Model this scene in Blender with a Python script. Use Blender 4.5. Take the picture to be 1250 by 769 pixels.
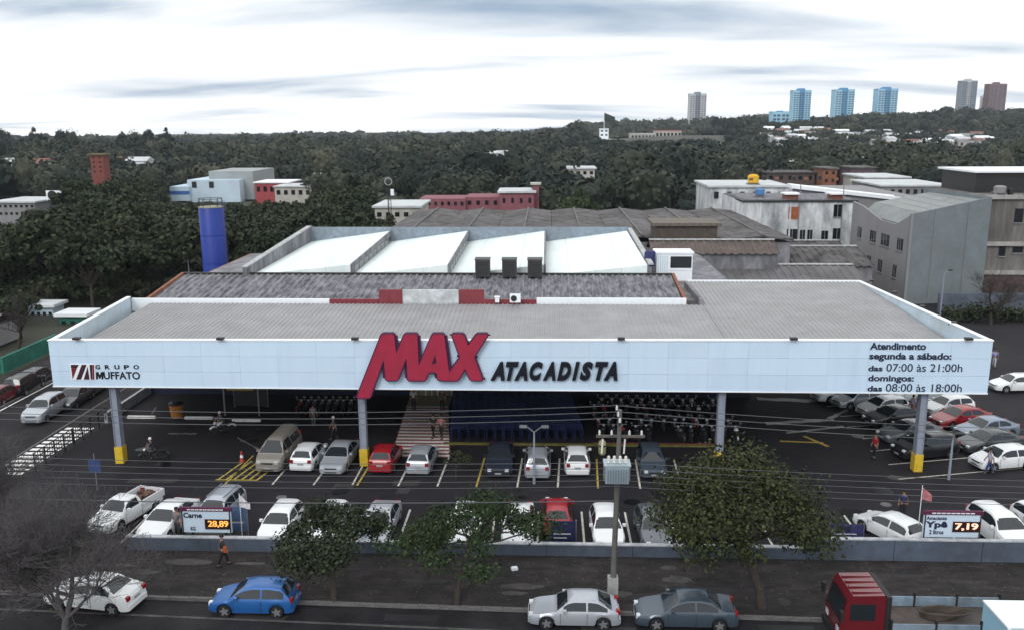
import bpy, math, random
import numpy as np
from mathutils import Vector, Matrix, geometry
for o in list(bpy.data.objects): bpy.data.objects.remove(o)
SC = bpy.context.scene
COL = SC.collection
rad = math.radians
random.seed(7)
RNG = np.random.default_rng(11)

# ------------------------------------------------------------------ camera
FPX = 1080.0
PITCH, ROLL, YAW = rad(12.2), rad(-.28), rad(-2.3)
CAMH = 22.0
_cp, _sp, _cy, _sy = math.cos(PITCH), math.sin(PITCH), math.cos(YAW), math.sin(YAW)
FW = Vector((_sy*_cp, _cy*_cp, -_sp))
_r0 = Vector((_cy, -_sy, 0)); _u0 = _r0.cross(FW)
RT = math.cos(ROLL)*_r0 + math.sin(ROLL)*_u0
UP = -math.sin(ROLL)*_r0 + math.cos(ROLL)*_u0
EYE = Vector((0, 0, CAMH))
cam = bpy.data.cameras.new('camera'); camo = bpy.data.objects.new('camera', cam); COL.objects.link(camo)
m = Matrix((RT, UP, -FW)).transposed().to_4x4(); m.translation = EYE
camo.matrix_world = m
cam.sensor_width = 36; cam.sensor_fit = 'HORIZONTAL'; cam.lens = 36*FPX/1250
cam.clip_start = .5; cam.clip_end = 20000
SC.camera = camo

def ray(px, py): return RT*((px-625)/FPX) - UP*((py-384.5)/FPX) + FW
def G(px, py, z=0.0):                      # photo pixel -> point on the level z
    d = ray(px, py); return EYE + d*((z-CAMH)/d.z)
def AY(px, py, Y):                         # photo pixel -> point on the plane y = Y
    d = ray(px, py); return EYE + d*(Y/d.y)

# ------------------------------------------------------------------ sky and sun (overcast)
SUN_EL, SUN_AZ = rad(36), rad(200)
w = bpy.data.worlds.new('World'); SC.world = w; w.use_nodes = True
nt = w.node_tree; nt.nodes.clear()
N = nt.nodes.new; LK = nt.links.new
out = N('ShaderNodeOutputWorld'); bg = N('ShaderNodeBackground'); LK(bg.outputs[0], out.inputs[0])
bg.inputs[1].default_value = .1
sky = N('ShaderNodeTexSky'); sky.sky_type = 'NISHITA'; sky.sun_disc = False
sky.sun_elevation = SUN_EL; sky.sun_rotation = SUN_AZ
tc = N('ShaderNodeTexCoord'); sep = N('ShaderNodeSeparateXYZ'); LK(tc.outputs['Generated'], sep.inputs[0])
ab = N('ShaderNodeMath'); ab.operation = 'ABSOLUTE'; LK(sep.outputs[2], ab.inputs[0])
ad = N('ShaderNodeMath'); ad.operation = 'ADD'; LK(ab.outputs[0], ad.inputs[0]); ad.inputs[1].default_value = .10
dx = N('ShaderNodeMath'); dx.operation = 'DIVIDE'; LK(sep.outputs[0], dx.inputs[0]); LK(ad.outputs[0], dx.inputs[1])
dy = N('ShaderNodeMath'); dy.operation = 'DIVIDE'; LK(sep.outputs[1], dy.inputs[0]); LK(ad.outputs[0], dy.inputs[1])
cmb = N('ShaderNodeCombineXYZ'); LK(dx.outputs[0], cmb.inputs[0]); LK(dy.outputs[0], cmb.inputs[1])
mp = N('ShaderNodeMapping'); LK(cmb.outputs[0], mp.inputs[0])
mp.inputs['Location'].default_value = (40.9, 9.74, 0); mp.inputs['Scale'].default_value = (.30, .62, 1)
nz = N('ShaderNodeTexNoise'); LK(mp.outputs[0], nz.inputs[0]); nz.inputs['Scale'].default_value = 1.25
nz.inputs['Detail'].default_value = 9; nz.inputs['Roughness'].default_value = .5; nz.inputs['Distortion'].default_value = .5
cr = N('ShaderNodeValToRGB'); LK(nz.outputs[0], cr.inputs[0])
cr.color_ramp.elements[0].position = .487; cr.color_ramp.elements[0].color = (0, 0, 0, 1)
cr.color_ramp.elements[1].position = .74; cr.color_ramp.elements[1].color = (1, 1, 1, 1)
mx = N('ShaderNodeMix'); mx.data_type = 'RGBA'
LK(cr.outputs[0], mx.inputs[0])
mx.inputs[6].default_value = (15.8, 16.0, 16.0, 1)      # thin bright cloud
mx.inputs[7].default_value = (4.6, 6.0, 7.8, 1)      # thicker blue-grey cloud
mx2 = N('ShaderNodeMix'); mx2.data_type = 'RGBA'; mx2.inputs[0].default_value = .97
LK(sky.outputs[0], mx2.inputs[6]); LK(mx.outputs[2], mx2.inputs[7]); LK(mx2.outputs[2], bg.inputs[0])
sl = bpy.data.lights.new('sun', 'SUN'); sl.energy = 1.5; sl.angle = rad(22); sl.color = (1, .98, .95)
so = bpy.data.objects.new('sun', sl); COL.objects.link(so)
_sd = Vector((math.sin(SUN_AZ)*math.cos(SUN_EL), math.cos(SUN_AZ)*math.cos(SUN_EL), math.sin(SUN_EL)))
so.rotation_euler = _sd.to_track_quat('Z', 'Y').to_euler(); so.location = (0, 0, 80)
vs = SC.view_settings; vs.view_transform = 'Standard'; vs.look = 'None'; vs.exposure = -.28; vs.gamma = 1

# ------------------------------------------------------------------ materials
def lin(h):
    h = h.lstrip('#'); c = [int(h[i:i+2], 16)/255 for i in (0, 2, 4)]
    return tuple(x/12.92 if x < .04045 else ((x+.055)/1.055)**2.4 for x in c)
MATS = {}
def mat(name, col, rough=.75, metal=0, var=.25, scale=2.0, bump=0, coat=0, spec=.4, dirt=None, dscale=.35, damt=.5, emit=0, stretch=None, bscale=None, orand=0):
    if name in MATS: return MATS[name]
    if isinstance(col, str): col = lin(col)
    M = bpy.data.materials.new(name); M.use_nodes = True; t = M.node_tree; b = t.nodes['Principled BSDF']
    b.inputs['Roughness'].default_value = rough; b.inputs['Metallic'].default_value = metal
    b.inputs['Specular IOR Level'].default_value = spec
    if coat: b.inputs['Coat Weight'].default_value = coat; b.inputs['Coat Roughness'].default_value = .06
    c = t.nodes.new('ShaderNodeTexCoord'); src = c.outputs['Object']
    if stretch:
        mpp = t.nodes.new('ShaderNodeMapping'); mpp.inputs['Scale'].default_value = stretch; t.links.new(src, mpp.inputs[0]); src = mpp.outputs[0]
    base = None
    if var:
        n = t.nodes.new('ShaderNodeTexNoise'); n.inputs['Scale'].default_value = scale; n.inputs['Detail'].default_value = 7
        n.inputs['Roughness'].default_value = .65; t.links.new(src, n.inputs[0])
        r = t.nodes.new('ShaderNodeValToRGB'); t.links.new(n.outputs[0], r.inputs[0])
        e = r.color_ramp.elements; e[0].position = .3; e[1].position = .72
        e[0].color = (*[x*(1-var) for x in col], 1); e[1].color = (*[min(1, x*(1+var)) for x in col], 1)
        base = r.outputs[0]
        if dirt:
            if isinstance(dirt, str): dirt = lin(dirt)
            n2 = t.nodes.new('ShaderNodeTexNoise'); n2.inputs['Scale'].default_value = dscale; n2.inputs['Detail'].default_value = 9
            n2.inputs['Roughness'].default_value = .7; t.links.new(src, n2.inputs[0])
            r2 = t.nodes.new('ShaderNodeValToRGB'); t.links.new(n2.outputs[0], r2.inputs[0])
            r2.color_ramp.elements[0].position = .42; r2.color_ramp.elements[1].position = .68
            r2.color_ramp.elements[1].color = (damt, damt, damt, 1); r2.color_ramp.elements[0].color = (0, 0, 0, 1)
            mm = t.nodes.new('ShaderNodeMix'); mm.data_type = 'RGBA'; t.links.new(r2.outputs[0], mm.inputs[0])
            t.links.new(base, mm.inputs[6]); mm.inputs[7].default_value = (*dirt, 1); base = mm.outputs[2]
        if orand:
            oi = t.nodes.new('ShaderNodeObjectInfo'); mr = t.nodes.new('ShaderNodeMapRange'); t.links.new(oi.outputs['Random'], mr.inputs[0]); mr.inputs[3].default_value = 1-orand; mr.inputs[4].default_value = 1+orand*.3
            hv_ = t.nodes.new('ShaderNodeHueSaturation'); t.links.new(mr.outputs[0], hv_.inputs['Value']); t.links.new(base, hv_.inputs['Color']); base = hv_.outputs[0]
        t.links.new(base, b.inputs['Base Color'])
    else: b.inputs['Base Color'].default_value = (*col, 1)
    if emit:
        b.inputs['Emission Color'].default_value = (*col, 1); b.inputs['Emission Strength'].default_value = emit
    if bump:
        n3 = t.nodes.new('ShaderNodeTexNoise'); n3.inputs['Scale'].default_value = bscale or scale*8; n3.inputs['Detail'].default_value = 4; t.links.new(src, n3.inputs[0])
        bb = t.nodes.new('ShaderNodeBump'); bb.inputs['Strength'].default_value = bump; bb.inputs['Distance'].default_value = .05
        t.links.new(n3.outputs[0], bb.inputs['Height']); t.links.new(bb.outputs[0], b.inputs['Normal'])
    MATS[name] = M; return M
def leafmat(name, a, b_, c_=None, tint=False):
    if name in MATS: return MATS[name]
    M = bpy.data.materials.new(name); M.use_nodes = True; t = M.node_tree; p = t.nodes['Principled BSDF']
    p.inputs['Roughness'].default_value = .7; p.inputs['Specular IOR Level'].default_value = .2
    g = t.nodes.new('ShaderNodeNewGeometry'); oi = t.nodes.new('ShaderNodeObjectInfo')
    r = t.nodes.new('ShaderNodeValToRGB'); t.links.new(g.outputs['Random Per Island'], r.inputs[0])
    r.color_ramp.elements[0].color = (*a, 1); r.color_ramp.elements[1].color = (*b_, 1)
    if c_:
        e = r.color_ramp.elements.new(.5); e.color = (*c_, 1)
    mm = t.nodes.new('ShaderNodeMix'); mm.data_type = 'RGBA'; mm.blend_type = 'MULTIPLY'; mm.inputs[0].default_value = 1
    r3 = t.nodes.new('ShaderNodeValToRGB'); t.links.new(oi.outputs['Random'], r3.inputs[0])
    if tint:
        at = t.nodes.new('ShaderNodeAttribute'); at.attribute_name = 'tint'; t.links.new(at.outputs['Fac'], r3.inputs[0])
    r3.color_ramp.elements[0].color = ((.38, .55, .55, 1) if tint else (.7, .78, .7, 1)); r3.color_ramp.elements[1].color = ((2.3, 1.9, 1.5, 1) if tint else (1.2, 1.1, 1, 1))
    t.links.new(r.outputs[0], mm.inputs[6]); t.links.new(r3.outputs[0], mm.inputs[7])
    t.links.new(mm.outputs[2], p.inputs['Base Color'])
    MATS[name] = M; return M

# ------------------------------------------------------------------ mesh helpers
class MB:
    def __init__(s, off=(0, 0, 0)): s.v = []; s.f = []; s.off = Vector(off)
    def add(s, v, f):
        n = len(s.v); s.v += [tuple(p) for p in v]; s.f += [tuple(i+n for i in q) for q in f]; return s
    def box(s, x0, x1, y0, y1, z0, z1):
        return s.add([(x0,y0,z0),(x1,y0,z0),(x1,y1,z0),(x0,y1,z0),(x0,y0,z1),(x1,y0,z1),(x1,y1,z1),(x0,y1,z1)],
                     [(0,3,2,1),(4,5,6,7),(0,1,5,4),(1,2,6,5),(2,3,7,6),(3,0,4,7)])
    def bar(s, a, b, wd, ht):                                  # upright-section beam from a to b
        a = Vector(a); b = Vector(b); d = (b-a).normalized(); u = Vector((0,0,1))
        if abs(d.z) > .95: u = Vector((0,1,0))
        r = d.cross(u).normalized()*(wd/2); u = r.cross(d).normalized()*(ht/2)
        return s.add([a-r-u,a+r-u,a+r+u,a-r+u,b-r-u,b+r-u,b+r+u,b-r+u],
                     [(0,3,2,1),(4,5,6,7),(0,1,5,4),(1,2,6,5),(2,3,7,6),(3,0,4,7)])
    def path(s, pts, rs, n=6, cap=True):
        pts = [Vector(p) for p in pts]
        if not hasattr(rs, '__len__'): rs = [rs]*len(pts)
        b0 = len(s.v); prev = None
        for i, p in enumerate(pts):
            d = (pts[min(i+1, len(pts)-1)]-pts[max(i-1, 0)]).normalized()
            if prev is None: prev = d.orthogonal().normalized()
            r = (prev - d*prev.dot(d))
            r = r.normalized() if r.length > 1e-6 else d.orthogonal().normalized()
            prev = r; q = d.cross(r)
            for k in range(n):
                a = 2*math.pi*k/n; s.v.append(tuple(p+(r*math.cos(a)+q*math.sin(a))*rs[i]))
        for i in range(len(pts)-1):
            for k in range(n):
                a = b0+i*n+k; b = b0+i*n+(k+1) % n; s.f.append((a, b, b+n, a+n))
        if cap:
            s.f.append(tuple(b0+k for k in range(n))[::-1]); s.f.append(tuple(b0+(len(pts)-1)*n+k for k in range(n)))
        return s
    def tube(s, a, b, r0, r1=None, n=8): return s.path([a, b], [r0, r0 if r1 is None else r1], n)
    def lathe(s, prof, c=(0,0,0), n=16, axis='Z'):
        b0 = len(s.v)
        for r, h in prof:
            for k in range(n):
                a = 2*math.pi*k/n; x, y = r*math.cos(a), r*math.sin(a)
                p = (x, y, h) if axis == 'Z' else (x, h, y) if axis == 'Y' else (h, x, y)
                s.v.append((p[0]+c[0], p[1]+c[1], p[2]+c[2]))
        for i in range(len(prof)-1):
            for k in range(n):
                a = b0+i*n+k; b = b0+i*n+(k+1) % n; s.f.append((a, b, b+n, a+n))
        s.f.append(tuple(b0+k for k in range(n))[::-1]); s.f.append(tuple(b0+(len(prof)-1)*n+k for k in range(n)))
        return s
    def grid(s, P):                                            # P[i][j] points
        b0 = len(s.v); nj = len(P[0])
        for row in P: s.v += [tuple(p) for p in row]
        for i in range(len(P)-1):
            for j in range(nj-1):
                a = b0+i*nj+j; s.f.append((a, a+1, a+nj+1, a+nj))
        return s
    def poly(s, loops, conv, t0, t1):                          # extruded 2d outline(s); conv(u,v,t)->3d
        flat = [p for l in loops for p in l]
        tri = geometry.tessellate_polygon([[Vector((p[0], p[1], 0)) for p in l] for l in loops])
        n = len(flat); V = [conv(p[0], p[1], t0) for p in flat]+[conv(p[0], p[1], t1) for p in flat]
        F = [tuple(t) for t in tri]+[tuple(i+n for i in t)[::-1] for t in tri]
        k = 0
        for l in loops:
            for i in range(len(l)):
                a = k+i; b = k+(i+1) % len(l); F.append((a, b, b+n, a+n))
            k += len(l)
        return s.add(V, F)
    def mesh(s, name, smooth=None):
        me = bpy.data.meshes.new(name)
        ox, oy, oz = s.off
        me.from_pydata([(x-ox, y-oy, z-oz) for x, y, z in s.v], [], s.f); me.update()
        if smooth is not None:
            me.polygons.foreach_set('use_smooth', [True]*len(me.polygons))
            if smooth < 180: me.set_sharp_from_angle(angle=rad(smooth))
        return me
    def build(s, name, mt, parent=None, smooth=None, kind=None):
        return link(name, s.mesh(name, smooth), mt, parent, kind=kind)
def link(name, me, mt=None, parent=None, loc=(0,0,0), rot=(0,0,0), kind=None, scale=None):
    if mt is not None and not me.materials: me.materials.append(mt)
    o = bpy.data.objects.new(name, me); COL.objects.link(o)
    if mt is not None and me.materials and me.materials[0] != mt:
        o.material_slots[0].link = 'OBJECT'; o.material_slots[0].material = mt
    o.location = loc; o.rotation_euler = rot
    if scale: o.scale = scale
    if parent: o.parent = parent
    if kind: o['kind'] = kind
    return o
def thing(name, label, cat, loc=(0,0,0), rz=0, group=None):
    o = bpy.data.objects.new(name, None); COL.objects.link(o); o.location = loc; o.rotation_euler = (0, 0, rz)
    o.empty_display_size = .3; tag(o, label, cat, group); return o
def tag(o, label, cat, group=None):
    o['label'] = label; o['category'] = cat
    if group: o['group'] = group
    return o
def struct(o): o['kind'] = 'structure'; return o
def raw_mesh(name, v, f):                                      # fast numpy mesh, all faces same size
    me = bpy.data.meshes.new(name); v = np.asarray(v, np.float32); f = np.asarray(f, np.int32); k = f.shape[1]
    me.vertices.add(len(v)); me.vertices.foreach_set('co', v.ravel())
    me.loops.add(f.size); me.loops.foreach_set('vertex_index', f.ravel())
    me.polygons.add(len(f)); me.polygons.foreach_set('loop_start', np.arange(0, f.size, k, dtype=np.int32))
    me.update(calc_edges=True); return me
FONT = None
def text_mesh(txt, size, bold=0., shear=0., depth=.03, align='LEFT', sx=1.0, fat=0.):
    cu = bpy.data.curves.new('lettering', 'FONT'); cu.body = txt; cu.size = size; cu.offset = bold; cu.shear = shear
    cu.extrude = depth; cu.align_x = align; cu.resolution_u = 6
    ob = bpy.data.objects.new('lettering', cu); COL.objects.link(ob); bpy.context.view_layer.update()
    me = bpy.data.meshes.new_from_object(ob.evaluated_get(bpy.context.evaluated_depsgraph_get()))
    COL.objects.unlink(ob); bpy.data.objects.remove(ob); bpy.data.curves.remove(cu)
    for v in me.vertices: v.co.x *= sx
    if fat:
        import bmesh
        bm = bmesh.new()
        for k in range(-2, 3):
            m2 = me.copy(); m2.transform(Matrix.Translation((fat*k/2, 0, .003*k))); bm.from_mesh(m2); bpy.data.meshes.remove(m2)
        bm.to_mesh(me); bm.free()
    me.materials.clear(); me.name = 'lettering'; return me
# ------------------------------------------------------------------ terrain and paving
def sstep(a, b, x):
    t = min(1, max(0, (x-a)/(b-a))); return t*t*(3-2*t)
_AA = [-.9, -.66, -.3, -.02, .03, .10, .25, .52, .8]
_AZ = [-9, -9, -9, -5, 6, 11, 14, 22, 24]
def terr(x, y):
    a = x/max(y, 60); base = float(np.interp(a, _AA, _AZ))
    z = base*(sstep(330, 1250, y) if base < 3 else .62*sstep(540, 720, y)+.38*sstep(700, 1250, y))
    und = 4.5*math.sin(x*.009+1.3)*math.sin(y*.011+.4)+2.4*math.sin(x*.017-y*.019)
    z += und*sstep(190, 480, y)
    z -= 60*sstep(1550, 2600, y)
    return z-.25
xs = sorted(set([-4000, -2500, -1700]+list(range(-1300, 1301, 50))+[1700, 2500, 4000]))
ys = [-300, -100, 20]+list(range(120, 700, 30))+list(range(700, 2000, 60))+[2200, 2600, 3200, 5000, 9000]
M_EARTH = mat('dark_grass_soil', (.028, .034, .022), var=.45, scale=.05, bump=.5, dirt=(.06, .05, .038), dscale=.03)
g = MB().grid([[(x, y, terr(x, y) if y > 120 else -.25) for x in xs] for y in ys]).build('ground', M_EARTH, smooth=180); struct(g)
M_ASPH = mat('asphalt', (.0145, .0135, .0175), spec=.2, rough=.78, var=.35, scale=.5, bump=.25, bscale=14, dirt=(.027, .025, .029), dscale=.13, damt=.75)
M_ROAD = mat('road_asphalt', (.014, .013, .0165), spec=.2, rough=.8, var=.35, scale=.8, bump=.3, bscale=16, dirt=(.032, .030, .032), dscale=.2, damt=.6)
M_PAVE = mat('pavement_concrete', (.036, .031, .033), spec=.2, rough=.9, var=.6, scale=1.6, bump=.7, bscale=9, dirt=(.016, .017, .015), dscale=.55, damt=.9, stretch=(.55, 1, 1))
M_KERB = mat('kerb_concrete', (.13, .125, .125), var=.4, scale=3, bump=.3)
M_LINE = mat('worn_white_paint', (.5, .49, .44), var=.4, scale=4, rough=.8)
M_YELL = mat('worn_yellow_paint', (.42, .32, .06), var=.4, scale=4, rough=.8)
M_WHITEP = mat('white_paint', (.85, .83, .80), var=.25, scale=5)
M_REDP = mat('faded_red_paint', (.30, .12, .10), var=.35, scale=3)
def kY(x): return 37.77-.0312*(x+19.1)
WALLY = 42.55
struct(MB().box(-33.4, 95, WALLY-.1, 113, -.3, 0).build('car_park', M_ASPH))
pv = MB().poly([[(-33.4, kY(-33.4)+.16), (80, kY(80)+.16), (80, WALLY-.12), (-33.4, WALLY-.12)]], lambda u, v, t: (u, v, t), -.3, .005)
struct(pv.build('pavement', M_PAVE))
# front street and side street
struct(MB().poly([[(-110, -60), (110, -60), (110, kY(110)-.02), (-36.3, kY(-36.3)-.02), (-43.7, kY(-43.7)-.02), (-110, kY(-110)-.02)]],
       lambda u, v, t: (u, v, t), -.4, -.13).build('street', M_ROAD))
struct(MB().box(-43.7, -36.2, kY(-40)+.0, 104, -.4, -.125).build('side_street', M_ROAD))
struct(MB().box(-36.05, -33.42, kY(-34)+.1, 130, -.3, .004).build('side_pavement', M_PAVE))
struct(MB().box(-48.5, -43.85, kY(-46)+.1, 108, -.3, .006).build('side_pavement', M_PAVE))
# kerbs, one stone after another
ks = MB().box(-.485, .485, -.075, .075, -.3, .03).mesh('kerb_stone')
kb = struct(MB().poly([[(-33, kY(-33)-.03), (60, kY(60)-.03), (60, kY(60)+.1), (-33, kY(-33)+.1)]], lambda u, v, t: (u, v, t), -.4, -.02).build('kerb', M_KERB))
for i in range(90):
    x = -32.5+i; link('kerb_stone', ks, M_KERB, kb, (x, kY(x)+.06, .0+random.uniform(-.012, .012)), (0, 0, -.0312))
kb2 = struct(MB().box(-36.2, -36.04, 40, 130, -.4, -.02).build('kerb', M_KERB))
for i in range(60): link('kerb_stone', ks, M_KERB, kb2, (-36.1, 40.5+i, random.uniform(-.01, .01)), (0, 0, math.pi/2))
kb3 = struct(MB().box(-43.86, -43.7, 40, 104, -.4, -.02).build('kerb', M_KERB))
for i in range(60): link('kerb_stone', ks, M_KERB, kb3, (-43.8, 50.5+i, random.uniform(-.01, .01)), (0, 0, math.pi/2))
# painted markings (thin sheets just above the asphalt)
def sheet(name, pts, mt, parent, z=.005):
    return MB().poly([pts], lambda u, v, t: (u, v, t), z-.003, z).build(name, mt, parent)
mk = struct(MB().box(-12.16, -12.05, 51.4, 55.6, .001, .006).build('parking_markings', M_LINE))
for i, x in enumerate([-20.2, -17.2, -14.6, -11.85, -9.27, -6.82, -4.39, -1.85, .66, 3.14, 5.74, 8.3, 10.9]):
    sheet('stall_line', [(x, 51.3), (x+.12, 51.3), (x+.3, 56.2), (x+.18, 56.2)], M_LINE if i % 3 else M_YELL, mk)
for i, x in enumerate(np.arange(-23, 26, 2.5)):
    sheet('stall_line', [(x, 43.2), (x+.12, 43.2), (x+.12, 47.9), (x, 47.9)], M_LINE, mk)
for i in range(9):                                   # right-hand rows
    y = 53.2+2.45*i; x0 = 22.6+.3*(i % 2)
    sheet('stall_line', [(x0-.4, y), (x0-.4, y+.11), (x0+10, y+2.6), (x0+10, y+2.49)], M_LINE, mk)
h0 = G(273, 585); h1 = G(305, 571)
for i in range(6):                                    # yellow hatched corner by the van
    x = -20.9+.5*i
    sheet('hatch_stripe', [(x, 52.0), (x+.14, 52.0), (x+.75, 55.2), (x+.61, 55.2)], M_YELL, mk)
sheet('hatch_stripe', [(-21, 51.9), (-18.3, 51.9), (-18.3, 52.02), (-21, 52.02)], M_YELL, mk, .008)
a = G(952, 538); b = G(1005, 540)                     # yellow direction arrow
sheet('arrow_marking', [(a.x, a.y-.12), (b.x, b.y-.12), (b.x, b.y+.12), (a.x, a.y+.12)], M_YELL, mk)
sheet('arrow_marking', [(b.x-1.1, b.y+1.3), (b.x-.85, b.y+1.4), (b.x+.25, b.y-.7), (b.x, b.y-.8)], M_YELL, mk, .009)
M_PALE = mat('pale_asphalt', (.17, .165, .165), var=.6, scale=.8, rough=.35)  # lighter tone for irregular streaks laid over the asphalt
for (pa, pb, wd) in (((925, 487), (1015, 489), .45), ((935, 517), (1018, 512), .35), ((1010, 512), (1040, 497), .3), ((960, 528), (1030, 520), .2), ((190, 497), (185, 505), .2), ((205, 529), (240, 529), .15), ((290, 534), (320, 550), .12)):
    A = G(*pa); B = G(*pb); pts = []; n = 9
    for s in (1, -1):
        for k in (range(n) if s > 0 else range(n-1, -1, -1)):
            p = A.lerp(B, k/(n-1)); ww = wd*(.4+random.random()*.9); pts.append((p.x, p.y+s*ww))
    sheet('pale_streak', pts, M_PALE, mk, .0045)
sheet('lane_line', [(-43.55, 60), (-43.4, 60), (-43.4, 76), (-43.55, 76)], M_WHITEP, mk, -.118)
sheet('lane_line', [(-30, kY(-30)-1.3), (2, kY(2)-1.75), (2, kY(2)-1.6), (-30, kY(-30)-1.15)], mat('faded_line', (.07, .07, .07), var=.6, scale=2), mk, -.122)
# repairs, oil stains and tyre marks on the asphalt
M_PAT = mat('asphalt_repair', (.011, .011, .013), rough=.6, var=.4, scale=1.5); M_PAT2 = mat('asphalt_pale_repair', (.034, .032, .034), rough=.85, var=.4, scale=1.5); M_OIL = mat('oil_stain', (.006, .006, .007), rough=.35, var=.4, scale=3)
random.seed(21)
def blob(x, y, rx, ry, mt, nm, z):
    n = 14; sheet(nm, [(x+rx*math.cos(k*6.283/n)*random.uniform(.7, 1.15), y+ry*math.sin(k*6.283/n)*random.uniform(.7, 1.15)) for k in range(n)], mt, mk, z)
for i in range(26): blob(random.uniform(-30, 24), random.uniform(43.6, 66), random.uniform(.3, .9), random.uniform(.3, .8), M_OIL, 'oil_stain', .0032+.00002*i)
for i in range(16):
    x = random.uniform(-31, 22); y = random.uniform(47.5, 51.5); w_ = random.uniform(.6, 3.5); h_ = random.uniform(.4, 1.1)
    sheet('asphalt_repair', [(x, y), (x+w_, y+.05), (x+w_+.1, y+h_), (x+.05, y+h_-.05)], M_PAT if i % 2 else M_PAT2, mk, .0034+.00002*i)
for i in range(9): x = -30+7*i+random.random()*3; y = 48.3+random.random()*2; sheet('tyre_mark', [(x, y), (x+4, y+random.uniform(-.3, .3)), (x+4, y+.28), (x, y+.2)], M_PAT, mk, .0039)
for i in range(7): x = -24+8*i+random.random()*3; y = kY(x)-random.uniform(.3, 1.6); sheet('street_repair', [(x, y), (x+2.4, y-.05), (x+2.5, y+.5), (x, y+.55)], M_PAT2 if i % 2 else M_PAT, mk, -.1255)
for x in (-16, 9.5, 20): sheet('manhole_cover', [(x+.32*math.cos(k*.393), 49.4+.32*math.sin(k*.393)) for k in range(16)], M_KERB, mk, .0062)
M_SLAB = mat('pavement_slab_patch', (.060, .055, .055), rough=.9, var=.4, scale=2)
for i in range(18): x = random.uniform(-22, 24); y = random.uniform(38.3, 41.6); w_ = random.uniform(.5, 2.4); blob(x, y, w_*.6, random.uniform(.15, .5), M_SLAB if i % 3 else M_PAT, 'pavement_patch', .0085+.00003*i)
# entrance crossing: red ground with white bars
wk = struct(MB().poly([[(-10.55, 56.2), (-6.5, 56.2), (-7.85, 67.6), (-11.2, 67.6)]], lambda u, v, t: (u, v, t), .001, .005).build('entrance_crossing', M_REDP))
for i in range(17):
    y = 56.35+i*.66; t = (y-56.2)/11.4; xl = -10.5-.62*t; xr = -6.55-1.3*t
    t2 = t+.025
    sheet('stripe', [(xl, y), (xr, y), (xr-.03, y+.31), (xl-.02, y+.31)], M_WHITEP, wk, .010)
zb = struct(MB().box(-36.0, -33.5, 52.2, 62.5, .0055, .0075).build('driveway_crossing', M_ASPH))
for i in range(13):
    y = 52.4+i*.72; link('stripe', MB().box(-36.0+.02*i, -33.9+.02*i, y, y+.40, .008, .012).mesh('stripe'), M_WHITEP, zb)
# ------------------------------------------------------------------ far road climbing the hill
def road_strip(pts, wd, mt, name):
    L = []
    for i, (x, y) in enumerate(pts): L.append([(x-wd/2, y, terr(x, y)+.35), (x+wd/2, y, terr(x, y)+.35)])
    return struct(MB().grid(L).build(name, mt))
M_FARROAD = mat('pale_far_road', (.34, .33, .33), var=.25, scale=.1)
def AXY(px, Y): return AY(px, 300, Y).x
road_strip([(AXY(687-.1*k, 700+60*k)+.0, 700+60*k) for k in range(14)], 15, M_FARROAD, 'far_road')
# ------------------------------------------------------------------ vegetation
M_BARK = mat('bark', (.045, .036, .03), var=.4, scale=6, bump=.6)
M_BARKG = mat('grey_bark', (.10, .09, .095), var=.4, scale=6, bump=.5)
L_DARK = leafmat('leaf_dark', (.012, .020, .011), (.052, .062, .034), (.026, .036, .02))
L_OLIVE = leafmat('leaf_olive', (.012, .018, .009), (.058, .070, .026), (.026, .034, .014))
L_YELL = leafmat('leaf_yellowish', (.035, .038, .012), (.11, .105, .035), (.06, .062, .02))
L_FOREST = leafmat('leaf_forest', (.010, .016, .013), (.044, .052, .042), (.023, .031, .026), tint=True)
L_GREEN = leafmat('leaf_green', (.014, .028, .011), (.05, .075, .03))
def leaf_cloud(cent, rads, n, size, seed, up=.35):
    """n leaf-clump quads scattered through ellipsoidal clumps"""
    r = np.random.default_rng(seed); k = len(cent); cent = np.array(cent, float); rads = np.array(rads, float)
    w_ = rads.prod(1)**.7; idx = r.choice(k, n, p=w_/w_.sum())
    d = r.normal(size=(n, 3)); d /= np.linalg.norm(d, axis=1)[:, None]
    rr = r.random(n)**.38
    p = cent[idx]+d*rads[idx]*rr[:, None]*(1+.18*r.normal(size=(n, 1)))
    nrm = d+r.normal(size=(n, 3))*.7; nrm[:, 2] += up; nrm /= np.linalg.norm(nrm, axis=1)[:, None]
    a = np.cross(nrm, r.normal(size=(n, 3))); a /= np.linalg.norm(a, axis=1)[:, None]; b = np.cross(nrm, a)
    s = size*(.55+.9*r.random((n, 1))); q = .45+.5*r.random((n, 1))
    v = np.stack([p-a*s, p+b*s*q+nrm*s*.15, p+a*s, p-b*s*q-nrm*s*.1], 1).reshape(-1, 3)
    f = np.arange(n*4).reshape(-1, 4)
    return v, f
def limb(mb, a, b, r0, r1, wob=.1, n=5, seg=5):
    a = Vector(a); b = Vector(b); L = (b-a).length
    pts = [a.lerp(b, i/seg)+Vector((random.uniform(-1, 1), random.uniform(-1, 1), random.uniform(-.5, .5)))*wob*L*math.sin(math.pi*i/seg)*.5 for i in range(seg+1)]
    mb.path(pts, [r0+(r1-r0)*i/seg for i in range(seg+1)], n)
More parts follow.
